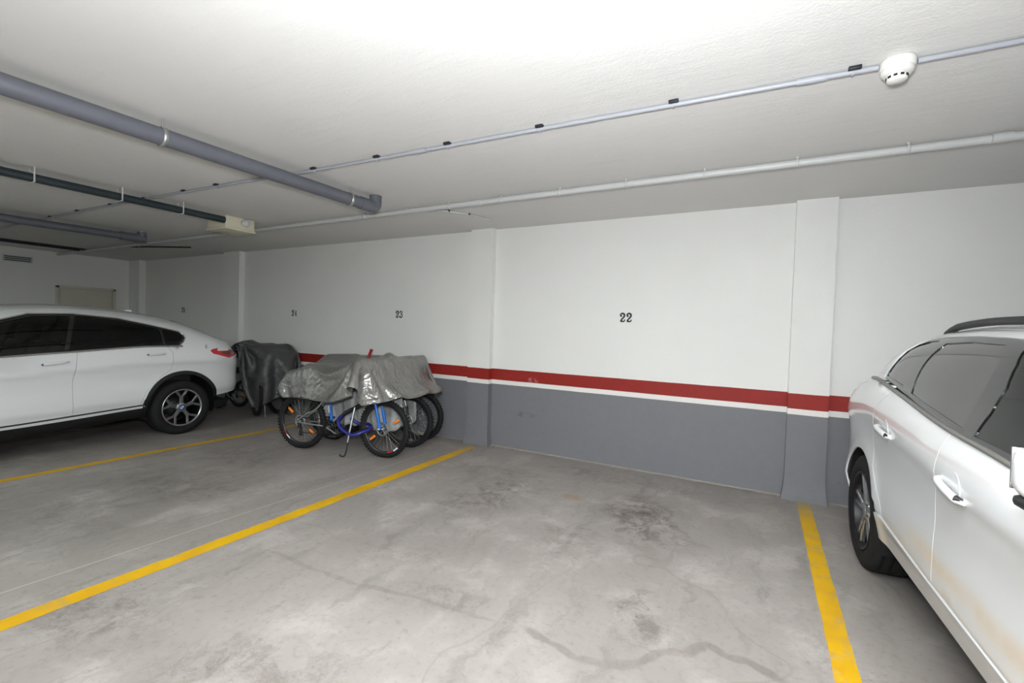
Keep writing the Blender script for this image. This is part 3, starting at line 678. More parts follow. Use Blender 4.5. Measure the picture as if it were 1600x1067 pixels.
def build_car(name, car, P):
    root = empty(name, (P['loc'][0], P['loc'][1], 0), math.pi+math.radians(P['yaw'])); ax = car.axles; A = ax[0]; L = car.L
    white = M['carwhite']; UR = .88
    ra, za = P['arch_r'], P['arch_z']
    rail = lambda s: car.zb(s)+UR*(car.zt(s)-car.zb(s))
    xr = lambda s: car.plan(s)*car.gh(s)*(1-UR**car.m)**(1/car.n)
    sill = car.zs; EC = .13
    def arch(sa, a0, a1, n=20, r=None): r = r or ra; return [(sa+r*math.cos(math.radians(a)), za+r*math.sin(math.radians(a))) for a in [a0+(a1-a0)*i/n for i in range(n+1)]]
    def adeg(sa, front):  # where the arch circle meets the bottom edge
        for k in range(0, 80):
            a = -30+k; s = sa+ra*math.cos(math.radians(a))*(1 if front else -1)
            if za+ra*math.sin(math.radians(a)) >= sill(s): return a
    dlo = P['dlo']      # closed outline of the side windows: starts where the rear door gap meets the belt, rearward, over the top, to the front tip; then back along the belt
    ntop = P['dlo_top']  # number of points of the upper path
    doorbot = P['doorbot']; rgap = P['rgap']; bgap = P['bgap']; fgap = P['fgap']
    for sg in (1, -1):
        mp = SideMap(car, sg); dm = P.get('paint', white)
        a_r = adeg(ax[0], False); a_f = adeg(ax[0], True); b_r = adeg(ax[1], False); b_f = adeg(ax[1], True)
        # rear quarter with roof frame and windscreen pillar, one pressing
        q = between(sill, EC, ax[0]-ra*math.cos(math.radians(a_r)))+arch(ax[0], 180-a_r, P['arch_split'])
        q += [p for p in rgap[::-1]]
        q += dlo[:ntop]+[(P['cowl'], car.zb(P['cowl'])+.012)]+between(rail, P['cowl']+.03, EC, .06)
        panel('quarter_panel', q, mp, white, root, step=.05)
        # doors
        belt0 = lambda s: car.zb(s)-.004
        rd = rgap[:]+[(x, z) for x, z in between(doorbot, rgap[-1][0]+.02, bgap[-1][0])]+bgap[::-1]+between(belt0, bgap[0][0], rgap[0][0])[1:-1]
        o1 = panel('rear_door', rd, mp, dm, root)
        fd = bgap[:]+between(doorbot, bgap[-1][0]+.02, fgap[-1][0]-.02)+fgap[::-1]+between(belt0, fgap[0][0], bgap[0][0])[1:-1]
        o2 = panel('front_door', fd, mp, dm, root)
        handle(car, o1, sg, *P['rhandle'], white, *P['hs']); handle(car, o2, sg, *P['fhandle'], white, *P['hs'])
        # front wing
        fwp = fgap[:]+between(sill, fgap[-1][0], ax[1]-ra*math.cos(math.radians(b_r)))[1:]+arch(ax[1], 180-b_r, b_f)+between(sill, ax[1]+ra*math.cos(math.radians(b_f)), L-EC)+between(lambda s: car.zb(s), L-EC, fgap[0][0])
        panel('front_wing', fwp, mp, white, root)
        # sill below the doors
        s0, s1 = ax[0]+ra*math.cos(math.radians(a_f)), ax[1]-ra*math.cos(math.radians(b_r))
        sp = between(sill, s0, s1)+between(lambda s: doorbot(s)-.006, s1-.02, s0+.02)
        panel('sill', sp, mp, P['sill_mat'], root, off=.006, flange=.05)
        if P.get('cladding'):
            MB().tube([Vector((sg*(car.W(s, z)+.001), s-A, z)) for s, z in between(lambda s: doorbot(s)-.004, s0+.03, s1-.03)], .009, 8).build('door_seal', M['black_plastic'], root)
        # inner backing behind the shut lines
        sh = between(sill, EC, ax[0]-ra*math.cos(math.radians(a_r)))+arch(ax[0], 180-a_r, a_f)+between(sill, s0, s1)+arch(ax[1], 180-b_r, b_f)+between(sill, ax[1]+ra*math.cos(math.radians(b_f)), L-EC)+between(lambda s: car.zb(s)-.012, L-EC, EC)
        panel('inner_panel', sh, mp, white, root, off=-.010, flange=0, gap=.004, step=.07)
        panel('door_lining', between(sill, 1.5, 3.2)+between(lambda s: car.zb(s)-.012, 3.2, 1.5), mp, M['interior'], root, off=-.05, flange=0, step=.09)
        # window frame with its panes
        panes = P['panes']
        panel('window_frame', dlo, mp, M['gloss_black'], root, holes=[shrink(dens(p[1], .03), .0) for p in panes], off=-.004, flange=.01, gap=0)
        for nm, pl, mt in panes: panel(nm, pl, mp, M[mt], root, off=-.008, flange=0, gap=-.004)
        lo_ = between(lambda s: car.zb(s)+.004, dlo[0][0], P['cowl']-.12)
        pts = [Vector((sg*(car.W(s, z-.012)+.004), s-A, z)) for s, z in between(lambda s: car.zb(s)+.002, P['trim0'], P['cowl']-.06)]
        MB().tube(pts, .011, 8).build('belt_trim', M[P['trim']], root)
        if P.get('toptrim'):
            pts = [Vector((sg*(car.W(s, z)+.002), s-A, z)) for s, z in dens(dlo[:ntop], .04, False)]; MB().tube(pts, .008, 8).build('window_trim', M[P['trim']], root)
        # wheel housings, dark
        for sa in ax:
            mb = MB(); n = 24; vs = []
            for i in range(n+1):
                a = math.radians(-20+220*i/n); s = sa+(ra+.012)*math.cos(a); z = za+(ra+.012)*math.sin(a)
                vs += [(sg*(min(car.W(min(max(s, .05), L-.05), min(z, car.zb(sa)-.02)), car.W(sa, .7))-.012), s-A, z), (sg*.45, s-A, z)]
            mb.add(vs, [(2*i, 2*i+1, 2*i+3, 2*i+2) for i in range(n)]); mb.add([vs[2*i+1] for i in range(n+1)], [tuple(range(n+1))], False)
            mb.build('wheel_housing', M['clad'], root, fix=False)
            if P.get('cladding'):
                a0 = -8; ring = arch(sa, 180-a_r+2, a_f-2 if sa == ax[0] else b_f-2, 26, ra+P['cladding'])+arch(sa, a_f-2 if sa == ax[0] else b_f-2, 180-a_r+2, 26, ra-.012)
                panel('arch_trim', ring, mp, M['clad'], root, off=.006, flange=.012, gap=0, step=.06)
        if P.get('cladding'):
            kl = between(lambda s: sill(s)+.0, s0-.02, s1+.02)
            mb = MB(); vs = []
            for s, z in kl: vs += [(sg*(car.W(s, z)+.004), s-A, z+.004), (sg*(car.W(s, z)-.03), s-A, z-.05), (sg*(car.W(s, z)-.07), s-A, z-.12), (sg*(car.W(s, z)-.25), s-A, z-.13)]
            mb.add(vs, [(4*i+k, 4*i+k+1, 4*i+5+k, 4*i+4+k) for i in range(len(kl)-1) for k in range(3)]); mb.build('sill_cladding', M['clad'], root)
        # lamps
        panel('tail_lamp', P['tail'], mp, M['red_lamp'], root, off=.006, flange=.02, gap=0, step=.04)
        if P.get('tail_in'): panel('lamp_divider', P['tail_in'], mp, M['lamp_dark'], root, off=.008, flange=.004, gap=0, step=.03)
        panel('headlamp', [(L-.62, .80), (L-.2, .70), (L-.16, .80), (L-.4, .90), (L-.7, .93)], mp, M['headlamp'], root, off=.005, flange=.02, gap=0)
        # mirror
        ms, mz = P['mirror']; mx = car.W(ms, mz-.02); mir = MB()
        mir.box((sg*(mx+.115), ms-A, mz+.05), (.19, .11, .14), .045, seg=4)
        mo = mir.build('door_mirror', white, root); lowb = MB(); lowb.box((sg*(mx+.115), ms-A+.008, mz-.028), (.17, .10, .03), .012, seg=2).tube([(sg*(mx-.02), ms-A+.03, mz-.02), (sg*(mx+.10), ms-A+.02, mz-.015)], .024, 8); lowb.build('mirror_foot', M['black_plastic'], mo)
        MB().box((sg*(mx+.115), ms-A-.0605, mz+.05), (.16, .006, .11), .002).build('mirror_glass', M['chrome'], mo)
        if P.get('rails'):
            r0, r1 = P['rails']; pts = []
            for i in range(25):
                t = i/24; s = r0+(r1-r0)*t; x = xr(s)*.93; pts.append(Vector((sg*x, s-A, car.Z(s, x)+.002+.026*min(1, math.sin(math.pi*t)*2.6))))
            MB().tube(pts, [.012]+[.021]*23+[.012], 10, sq=None).build('roof_rail', M['black_plastic'], root)
    # skins over the top, split into tailgate, rear window, roof, windscreen, bonnet
    tm = TopMap(car); E = lambda s: xr(s)-.0
    def strip(nm, a, b, mt, holes=(), inx=0., **kw):
        r = between(lambda s: E(s)-inx, a, b, .05); panel(nm, r+[(s, -x) for s, x in r[::-1]], tm, mt, root, holes=holes, step=.07, dn=.05, **kw)
    g0, g1, w0, w1 = P['tops']
    strip('tailgate', .02, g0, white); strip('rear_window', g0, g1, M['privacy_black']); strip('roof', g1, w0, white); strip('windscreen', w0, w1, M['clear_dark']); strip('bonnet', w1, L-.03, white)
    for fr, nm in ((False, 'rear_bumper'), (True, 'front_bumper')):
        em = EndMap(car, fr); sE = EC if not fr else L-EC; zz = [sill(sE)+(car.zb(sE)-.03-sill(sE))*i/10 for i in range(11)]
        ed = [(car.W(sE, z)-.002, z) for z in zz]; panel(nm, ed+[(-x, z) for x, z in ed[::-1]], em, white, root, step=.08, dn=.06)
        bb = [(.26, .62), (.26, .50), (-.26, .50), (-.26, .62)] if not fr else [(.5, .66), (.42, .45), (-.42, .45), (-.5, .66)]
        panel('number_plate_recess' if not fr else 'grille', bb, em, M['clad'], root, off=.006, flange=.006, gap=0)
    # floor pan, cabin
    mb = MB(); mb.box((0, L/2-A, .30), (1.35, L-.5, .12), .03); mb.build('floor_pan', M['clad'], root)
    MB().box((0, 2.35-A, .42), (1.5, 2.4, .1), .02).box((0, 3.15-A, .82), (1.45, .5, .3), .08, seg=3).box((0, .75-A+.25, .75), (1.4, .5, .5), .05).build('cabin', M['interior'], root)
    r = between(lambda s: E(s)-.01, g1+.05, w0-.02, .08); panel('headlining', r+[(s, -x) for s, x in r[::-1]], tm, M['interior'], root, off=-.05, flange=0, step=.1, dn=.08)
    for x in (-.36, .36): seat(root, x, 2.5-A, P['seat']); seat(root, x, 1.62-A, P['seat'])
    sw = MB(); sw.lathe([(.165+.014*math.cos(a), .014*math.sin(a)) for a in [k*math.pi/4 for k in range(8)]], 28, 'y', (-.36, 2.86-A, .98), True); sw.box((-.36, 2.87-A, .98), (.30, .03, .05), .01); sw.build('steering_wheel', M['black_plastic'], root)
    add_wheels(root, car, P['R'], P['rim_r'], P['tw'], P['xo'], P['style'])
    return root

wag = wagon()
WD = [(1.40, 1.232), (1.2, 1.258), (.99, 1.276), (1.0, 1.30), (1.035, 1.35), (1.05, 1.40), (1.055, 1.45), (1.10, 1.503), (1.2, 1.527), (1.36, 1.537), (1.69, 1.541), (1.93, 1.536), (2.16, 1.525), (2.5, 1.487), (2.75, 1.41), (2.95, 1.29), (3.13, 1.13), (3.16, 1.075)]
wroot = build_car('estate_car', wag, dict(loc=(1.549, 3.853), yaw=2.7, arch_r=.405, arch_z=.375, arch_split=28, cowl=3.3,
    dlo=WD+between(lambda s: wag.zb(s)+.002, 3.1, 1.45, .06), dlo_top=len(WD),
    doorbot=spl([(1.4, .505), (2.2, .475), (3.3, .47)]), paint=M['dirty'], sill_mat=M['dirty'],
    rgap=[(1.40, 1.226), (1.33, 1.16), (1.25, 1.09), (1.185, .98), (1.162, .87), (1.22, .735), (1.345, .62), (1.42, .555), (1.455, .505)],
    bgap=[(2.195, 1.134), (2.19, 1.06), (2.18, .93), (2.15, .80), (2.15, .68), (2.17, .58), (2.18, .478)], fgap=[(3.17, 1.05), (3.2, .85), (3.16, .6), (3.15, .475)],
    panes=[('quarter_window', [(1.035, 1.285), (1.06, 1.35), (1.075, 1.40), (1.08, 1.45), (1.115, 1.492), (1.2, 1.513), (1.34, 1.523), (1.41, 1.256), (1.2, 1.277)], 'privacy_grey'),
           ('rear_door_window', [(1.577, 1.232), (1.50, 1.505), (1.75, 1.517), (2.04, 1.508), (2.19, 1.42), (2.245, 1.33), (2.25, 1.24), (2.222, 1.158), (1.9, 1.194)], 'privacy_grey'),
           ('front_door_window', [(2.325, 1.147), (2.372, 1.25), (2.365, 1.345), (2.29, 1.43), (2.195, 1.497), (2.48, 1.463), (2.72, 1.385), (2.9, 1.28), (3.05, 1.13), (3.04, 1.095), (2.6, 1.135)], 'clear_green')],
    trim='satin_trim', trim0=.99, rhandle=(1.34, 1.585, 1.002, .986), fhandle=(2.255, 2.475, .95, .922), hs=(.0150, .024, .034),
    tail=[(.145, .82), (.20, .84), (.235, .98), (.26, 1.08), (.22, 1.075), (.16, 1.02)], mirror=(3.10, 1.13), rails=(.78, 2.75), tops=(.26, .62, 2.55, 3.30),
    seat=M['pale_seat'], R=.372, rim_r=.25, tw=.235, xo=.922, style='double'))
tag(wroot, 'white tall estate car with black roof rails and a dirt trail along its doors', 'car')

cou = coupe()
CD = [(1.15, 1.148), (1.0, 1.152), (.94, 1.20), (.905, 1.255), (.915, 1.295), (.965, 1.335), (1.26, 1.408), (1.6, 1.487), (2.0, 1.523), (2.36, 1.507), (2.58, 1.437), (2.8, 1.33), (3.0, 1.19), (3.1, 1.07)]
croot = build_car('coupe_car', cou, dict(loc=(-7.5, 3.14), yaw=2.0, arch_r=.41, arch_z=.385, arch_split=40, cowl=3.3,
    dlo=CD+between(lambda s: cou.zb(s)+.002, 3.05, 1.2, .06), dlo_top=len(CD),
    doorbot=spl([(1.4, .44), (2.08, .405), (2.62, .38), (3.3, .37)]), sill_mat=white if False else M['carwhite'],
    rgap=[(1.15, 1.14), (1.105, 1.06), (1.11, .95), (1.125, .86), (1.24, .775), (1.40, .60), (1.45, .45)],
    bgap=[(2.04, 1.10), (2.06, .95), (2.083, .8), (2.085, .6), (2.08, .41)], fgap=[(3.15, 1.02), (3.18, .8), (3.15, .55), (3.14, .375)],
    panes=[('quarter_window', [(1.03, 1.175), (.965, 1.22), (.935, 1.262), (.945, 1.288), (.98, 1.315), (1.165, 1.36), (1.155, 1.168)], 'privacy_black'),
           ('rear_door_window', [(1.185, 1.168), (1.195, 1.368), (1.4, 1.415), (1.6, 1.462), (1.85, 1.492), (1.99, 1.50), (2.05, 1.34), (2.1, 1.125), (1.7, 1.145)], 'privacy_black'),
           ('front_door_window', [(2.14, 1.122), (2.09, 1.34), (2.03, 1.498), (2.34, 1.482), (2.55, 1.415), (2.76, 1.31), (2.95, 1.17), (3.0, 1.075), (2.6, 1.092)], 'clear_dark')],
    trim='chrome', toptrim=True, trim0=.99, rhandle=(1.19, 1.40, 1.062, 1.052), fhandle=(2.12, 2.345, 1.004, .98), hs=(.0135, .026, .03),
    tail=[(.16, 1.03), (.36, .97), (.605, 1.04), (.64, 1.08), (.60, 1.105), (.48, 1.112), (.3, 1.085), (.17, 1.06)], tail_in=[(.18, 1.035), (.36, 1.0), (.5, 1.05), (.36, 1.075), (.2, 1.055)],
    mirror=(2.86, 1.09), tops=(.18, .95, 2.75, 3.42), cladding=.035, seat=M['leather'], R=.352, rim_r=.238, tw=.245, xo=.912, style='y'))
MB().prism([(0, 0), (.17, 0), (.12, .035), (.02, .055)], -.015, .015, lambda a, b, h: (h, 1.15-.98+a, cou.Z(1.15, 0)-.004+b)).build('roof_antenna', M['carwhite'], croot)
tag(croot, 'white low coupe car with black wheel arches and a sloping roof', 'car')
# ------------------------------------------------------------------ bicycles
def enamel(name, col, rough=.3): return plain(name, col, rough, coat=.5, var=.05)
M['bike_blue'] = enamel('bright_blue_enamel', (24, 104, 196)); M['bike_navy'] = enamel('navy_hose', (26, 30, 128), .45); M['bike_black'] = enamel('black_enamel', (22, 22, 24)); M['bike_silver'] = plain('silver_tube', (170, 172, 174), .3, .85)
M['bike_red'] = enamel('red_grip', (150, 18, 26)); M['decal_white'] = plain('white_decal', (220, 224, 228), .4); M['decal_red'] = plain('red_decal', (170, 30, 34), .4)
t = NT('orange_reflector'); o_ = t.obj(); t.set(Base_Color=t.mix(t.noise(o_, 90, 2), lin(225, 110, 14), lin(250, 140, 30)), Roughness=.15, Coat_Weight=1.); M['orange'] = t.m

def bike_wheel(root, name, c, turn, R=.33, disc_r=0., refl=(), decals=()):
    e = MB(); n = 12; e.lathe([(R-.026+.026*math.cos(2*math.pi*k/n), .025*math.sin(2*math.pi*k/n)) for k in range(n)], 56, 'y', close=True)
    for k in range(56):   # tread knobs
        a = 2*math.pi*k/56
        for y in (-.014, .014): e.box((math.sin(a)*(R+.0005), y, math.cos(a)*(R+.0005)), (.016, .013, .008), 0, Matrix.Rotation(a, 3, 'Y'))
    o = e.build(name, M['tyre'], root); o.location = c; o.rotation_euler = (0, 0, turn)
    MB().lathe([(R-.048, -.012), (R-.066, -.010), (R-.072, 0), (R-.066, .010), (R-.048, .012)], 48, 'y').build('rim', M['bike_black'], o)
    s = MB()
    for k in range(28):
        a = 2*math.pi*k/28; b = a+(.55 if k % 2 else -.55); sy = .028 if k % 4 < 2 else -.028
        s.tube([(math.sin(b)*.022, sy, math.cos(b)*.022), (math.sin(a)*(R-.07), 0, math.cos(a)*(R-.07))], .0011, 4, False)
    tag(s.build('spokes', M['steel'], o), kind='stuff')
    MB().lathe([(0, -.055), (.008, -.055), (.008, -.036), (.024, -.034), (.024, -.028), (.013, -.024), (.013, .024), (.024, .028), (.024, .034), (.008, .036), (.008, .055), (0, .055)], 20, 'y').build('hub', M['bike_silver'], o)
    for a in refl:
        a = math.radians(a); MB().box((math.sin(a)*.19, -.012, math.cos(a)*.19), (.028, .016, .085), .006, Matrix.Rotation(a, 3, 'Y')).build('reflector', M['orange'], o)
    for a, mt in decals:
        mb = MB(); pts = [(math.radians(a+d), r) for d, r in ((-7, R-.05), (-3, R-.05), (3, R-.05), (7, R-.05), (7, R-.066), (3, R-.066), (-3, R-.066), (-7, R-.066))]
        mb.add([(math.sin(q)*r, -.0125, math.cos(q)*r) for q, r in pts], [(0, 1, 6, 7), (1, 2, 5, 6), (2, 3, 4, 5)], False); mb.build('rim_decal', M[mt], o, fix=False)
    if disc_r:
        d = MB(); d.lathe([(disc_r, -.041), (disc_r, -.039), (disc_r-.016, -.039), (disc_r-.016, -.041)], 40, 'y', close=True)
        for k in range(6):
            a = 2*math.pi*k/6; d.tube([(math.sin(a)*.02, -.04, math.cos(a)*.02), (math.sin(a+.35)*(disc_r-.01), -.04, math.cos(a+.35)*(disc_r-.01))], .003, 5)
        d.build('brake_disc', M['rim_grey'], o)
    return o

def make_bike(name, label, loc, ang, wb=1.10, fork_m='bike_black', seat_m='bike_black', main_m='bike_black', stay_m='bike_black', turn=0., lean=0., kick=False, group=None, refl=True, up=0., hw=.30):
    root = empty(name, loc, ang); root.rotation_euler = (lean, 0, ang); tag(root, label, 'bicycle', group)
    R = .33
    bike_wheel(root, 'rear_wheel', (0, 0, R), 0, R, .07, (-52, 128) if refl else (), ((235, 'decal_red'), (222, 'decal_white')) if refl else ())
    bike_wheel(root, 'front_wheel', (wb, 0, R), turn, R, .08, (60, 232) if refl else (), ((160, 'decal_red'), (143, 'decal_white')) if refl else ())
    bb = (.42, 0, .295); st = (.37, 0, .72); h0 = (wb-.13, 0, .67); h1 = (wb-.17, 0, .82)
    MB().tube([bb, st], .019, 12).build('seat_tube', M[seat_m], root)
    MB().tube([bb, (.60, 0, .47), h0], .024, 12).build('down_tube', M[main_m], root)
    MB().tube([(.38, 0, .66), h1], .019, 12).build('top_tube', M[main_m], root)
    MB().tube([h0, h1], .024, 12).build('head_tube', M[main_m], root)
    for s in (-1, 1):
        MB().tube(smooth_path([(-.01, s*.066, R+.01), (.10, s*.062, R+.09), (.24, s*.05, R+.17), (.38, s*.02, .66)], 5), .0095, 8).build('seat_stay', M[stay_m], root)
        MB().tube([(-.01, s*.066, R-.005), (.2, s*.06, R-.02), (.40, s*.035, .295)], .0095, 8).build('chain_stay', M[stay_m], root)
    if seat_m != 'bike_black':   # white script along the blue seat tube
        MB().box((.385, -.0185, .50), (.014, .003, .085), .001, Matrix.Rotation(-.117, 3, 'Y')).build('tube_decal', M['decal_white'], root)
    MB().tube([st, (.335, 0, .93+up)], .0135, 10).build('seat_post', M['bike_silver'], root)
    mb = MB(); mb.tube(smooth_path([(.20, 0, .945), (.26, 0, .955), (.34, 0, .945), (.44, 0, .94), (.48, 0, .93)], 4), [.03]+[.062]*5+[.05]*4+[.026]*6+[.015], 12)
    mb.v = [(x, y, up+.945+(z-.945)*.45) for x, y, z in mb.v]; mb.build('saddle', M['black_plastic'], root)
    # fork, stem and bars turn together about the steering axis
    ct, sn = math.cos(turn), math.sin(turn)
    def tr(p): dx, dy = p[0]-(wb-.04), p[1]; return (wb-.04+dx*ct-dy*sn, dx*sn+dy*ct, p[2])
    hub = (wb-.02, 0, R)
    for s in (-1, 1):
        o = MB().tube([tr((hub[0], s*.055, R-.005)), tr((hub[0]-.035, s*.055, .50))], [.017, .021], 12).build('fork_lower', M[fork_m], root)
        MB().tube([tr((hub[0]-.035, s*.055, .49)), tr((hub[0]-.085, s*.055, .68))], .016, 10).build('fork_stanchion', M['bike_silver'] if fork_m == 'bike_black' else M[fork_m], root)
        MB().lathe([(0, -.012), (.014, -.012), (.016, 0), (.012, .012), (0, .012)], 12, 'y', tr((hub[0]-.01, s*.062, R))).build('axle_nut', M['steel'], o)
    MB().box(tr((hub[0]-.09, 0, .69)), (.05, .15, .045), .012, rotz(turn)).build('fork_crown', M[fork_m], root)
    MB().tube([(wb-.17, 0, .80), (wb-.18, 0, .94), tr((wb-.10, 0, 1.0))], .018, 10).build('stem', M['bike_black'], root)
    hb = MB().tube([tr((wb-.13, -hw, 1.045)), tr((wb-.11, -.12, 1.02)), tr((wb-.10, 0, 1.0)), tr((wb-.11, .12, 1.02)), tr((wb-.13, hw, 1.045))], .0125, 10).build('handlebar', M['bike_black'], root)
    for s in (-1, 1): MB().tube([tr((wb-.118, s*(hw-.11), 1.03)), tr((wb-.13, s*(hw+.005), 1.046))], .017, 10).build('grip', M['black_plastic'], hb)
    # drive train on the right-hand side
    ck = MB(); ck.tube([(.42, -.085, .295), (.565, -.10, .23)], .011, 8).tube([(.42, .085, .295), (.275, .10, .36)], .011, 8).tube([(.42, -.09, .295), (.42, .09, .295)], .014, 10)
    cr = ck.build('crank', M['bike_silver'], root)
    MB().lathe([(.088, -.052), (.088, -.048), (.062, -.048), (.062, -.052)], 36, 'y', bb, True).lathe([(.06, -.060), (.06, -.056), (.03, -.056), (.03, -.060)], 30, 'y', bb, True).build('chainring', M['rim_dark'], cr)
    for s, p in ((-1, (.565, -.15, .23)), (1, (.275, .15, .36))): MB().box(p, (.09, .09, .022), .006).build('pedal', M['black_plastic'], cr)
    cs = MB()
    for k, r in enumerate((.052, .045, .038, .031)): cs.lathe([(r, -.034-k*.005), (r, -.031-k*.005), (.02, -.031-k*.005)], 24, 'y', (0, 0, R))
    cs.build('cassette', M['rim_grey'], root)
    ch = MB(); ch.tube([(0, -.045, R+.045), (.42, -.05, .383)], .0045, 5).tube([(.42, -.05, .208), (.06, -.05, .20), (.04, -.05, .215)], .0045, 5).build('chain', M['rim_dark'], root)
    dr = MB(); dr.box((.015, -.06, R-.045), (.035, .03, .06), .008).box((.03, -.055, R-.11), (.022, .016, .10), .006, Matrix.Rotation(.2, 3, 'Y')).lathe([(0, -.06), (.022, -.06), (.022, -.05), (0, -.05)], 14, 'y', (.04, 0, R-.145)).build('derailleur', M['black_plastic'], root)
    if kick:
        MB().tube([(.74, -.03, .55), (.715, -.12, .16)], .011, 8).build('support_bar', M['bike_silver'], root)
        MB().tube(smooth_path([(.66, -.02, .28), (.69, -.09, .10), (.70, -.15, .015), (.66, -.165, .012), (.635, -.14, .02)], 5), .008, 8).build('kickstand', M['black_plastic'], root)
    return root
BA = Vector((-4.802, 3.603, 0)); be = Vector((.972, .233, 0)); bn = Vector((-.233, .972, 0)); bang = math.atan2(.233, .972)
def B(a, l, z): return tuple(BA+be*a+bn*l+Vector((0, 0, z)))
make_bike('mountain_bike', 'blue mountain bike with orange wheel reflectors under the silver cover', BA, bang, 1.11, 'bike_blue', 'bike_blue', 'bike_black', 'bike_silver', turn=-.1, kick=True)
make_bike('mountain_bike', 'black bicycle wrapped in a grey sheet behind the blue mountain bike', B(.04, .50, 0), bang, refl=False, turn=.05, up=.08, hw=.19)
make_bike('mountain_bike', 'black bicycle standing against the rear wall behind the wrapped bicycle', B(.02, .86, 0), bang, refl=False, up=.08, hw=.17)
# coiled blue lock slung under the frame to the front wheel
tag(MB().tube(smooth_path([B(.60, .05, .47), B(.55, -.05, .41), B(.585, -.09, .33), B(.68, -.10, .27), B(.77, -.09, .245), B(.84, -.05, .27), B(.90, .03, .30), B(.86, .09, .34), B(.72, .1, .33), B(.62, .07, .40)], 6), .019, 10).build('cable_lock', M['bike_navy']), 'thick navy blue cable lock looped under the blue mountain bike', 'lock')

# ------------------------------------------------------------------ draped covers (position based cloth)
def drape(nu, nv, place, caps, steps=170, hem=.86, walls=(), rnd=3, lowz=.03, fr=.015, wf=False):
    """place(u,v) gives the start position; caps are capsules (p, q, r)"""
    X = np.array([[place(i/(nu-1), j/(nv-1)) for j in range(nv)] for i in range(nu)], float)
    rs = np.random.RandomState(rnd); X[..., 2] += rs.uniform(-.006, .006, X.shape[:2]); X[..., :2] += rs.uniform(-.002, .002, X[..., :2].shape)
    V = np.zeros_like(X); G = []
    def grp(A, Bx, k, fac=1.):
        r = np.linalg.norm(X[A]-X[Bx], axis=-1)*fac; G.append((A, Bx, r, k))
    S = np.s_
    for par in (0, 1):
        n = (nu-1-par)//2*2+par
        ia = np.arange(par, nu-1, 2); ja = np.arange(par, nv-1, 2)
        grp((ia[:, None], np.arange(nv)[None]), (ia[:, None]+1, np.arange(nv)[None]), 1.)
        grp((np.arange(nu)[:, None], ja[None]), (np.arange(nu)[:, None], ja[None]+1), 1.)
        grp((ia[:, None], np.arange(nv-1)[None]), (ia[:, None]+1, np.arange(1, nv)[None]), .6)
        grp((ia[:, None], np.arange(1, nv)[None]), (ia[:, None]+1, np.arange(nv-1)[None]), .6)
    for par in range(4):
        ia = np.array([i for i in range(nu-2) if i % 4 in ((0, 1) if par < 2 else (2, 3)) and i % 2 == par % 2]); ja = np.array([j for j in range(nv-2) if j % 4 in ((0, 1) if par < 2 else (2, 3)) and j % 2 == par % 2])
        if len(ia): grp((ia[:, None], np.arange(nv)[None]), (ia[:, None]+2, np.arange(nv)[None]), .12)
        if len(ja): grp((np.arange(nu)[:, None], ja[None]), (np.arange(nu)[:, None], ja[None]+2), .12)
    # gathered elastic hem
    for A, Bx, r, k in G:
        if k == 1.:
            ii, jj = np.broadcast_arrays(A[0], A[1]); i2, j2 = np.broadcast_arrays(Bx[0], Bx[1])
            on = ((ii == 0) & (i2 == 0)) | ((ii == nu-1) & (i2 == nu-1)) | ((jj == 0) & (j2 == 0)) | ((jj == nv-1) & (j2 == nv-1)); r[on] *= hem
    C_ = [(np.array(a, float), np.array(b, float), r+.012) for a, b, r in caps]; dt = .03
    def collide(Y, con):
        for a, b, r in C_:
            ab = b-a; L2 = max(1e-9, ab@ab); t = np.clip(((Y-a)@ab)/L2, 0, 1); q = a+t[..., None]*ab; d = Y-q; l = np.linalg.norm(d, axis=-1); m = l < r
            if m.any(): Y[m] = q[m]+d[m]/np.maximum(l[m], 1e-6)[:, None]*r; con |= m
        for ax_, sgn, val in walls:
            m = (Y[..., ax_]-val)*sgn < 0; Y[..., ax_][m] = val
            if wf: con |= m
        m = Y[..., 2] < lowz; Y[..., 2][m] = lowz
    for st in range(steps):
        V *= .97; V[..., 2] -= 1.6*dt; Y = X+V*dt; con = np.zeros(X.shape[:2], bool)
        for it in range(12):
            for A, Bx, r, k in G:
                d = Y[Bx]-Y[A]; l = np.maximum(np.linalg.norm(d, axis=-1), 1e-6); c = (.5*k*(l-r)/l)[..., None]*d; Y[A] += c; Y[Bx] -= c
            collide(Y, con)
        Y[con, :2] = X[con, :2]+fr*(Y[con, :2]-X[con, :2]); V = (Y-X)/dt; V[con] *= .1; sp = np.linalg.norm(V, axis=-1, keepdims=True); V *= np.minimum(1, 1.1/np.maximum(sp, 1e-6)); X = Y
    return X
def cloth_obj(name, X, mat, parent=None, thick=.003):
    nu, nv = X.shape[:2]; me = bpy.data.meshes.new(name); me.from_pydata([tuple(map(float, p)) for p in X.reshape(-1, 3)], [], [(i*nv+j, (i+1)*nv+j, (i+1)*nv+j+1, i*nv+j+1) for i in range(nu-1) for j in range(nv-1)])
    me.polygons.foreach_set('use_smooth', [True]*len(me.polygons)); o = link_mesh(name, me, mat, parent)
    md = o.modifiers.new('smooth', 'SUBSURF'); md.levels = md.render_levels = 1; md = o.modifiers.new('thick', 'SOLIDIFY'); md.thickness = thick; md.offset = 1
    return o
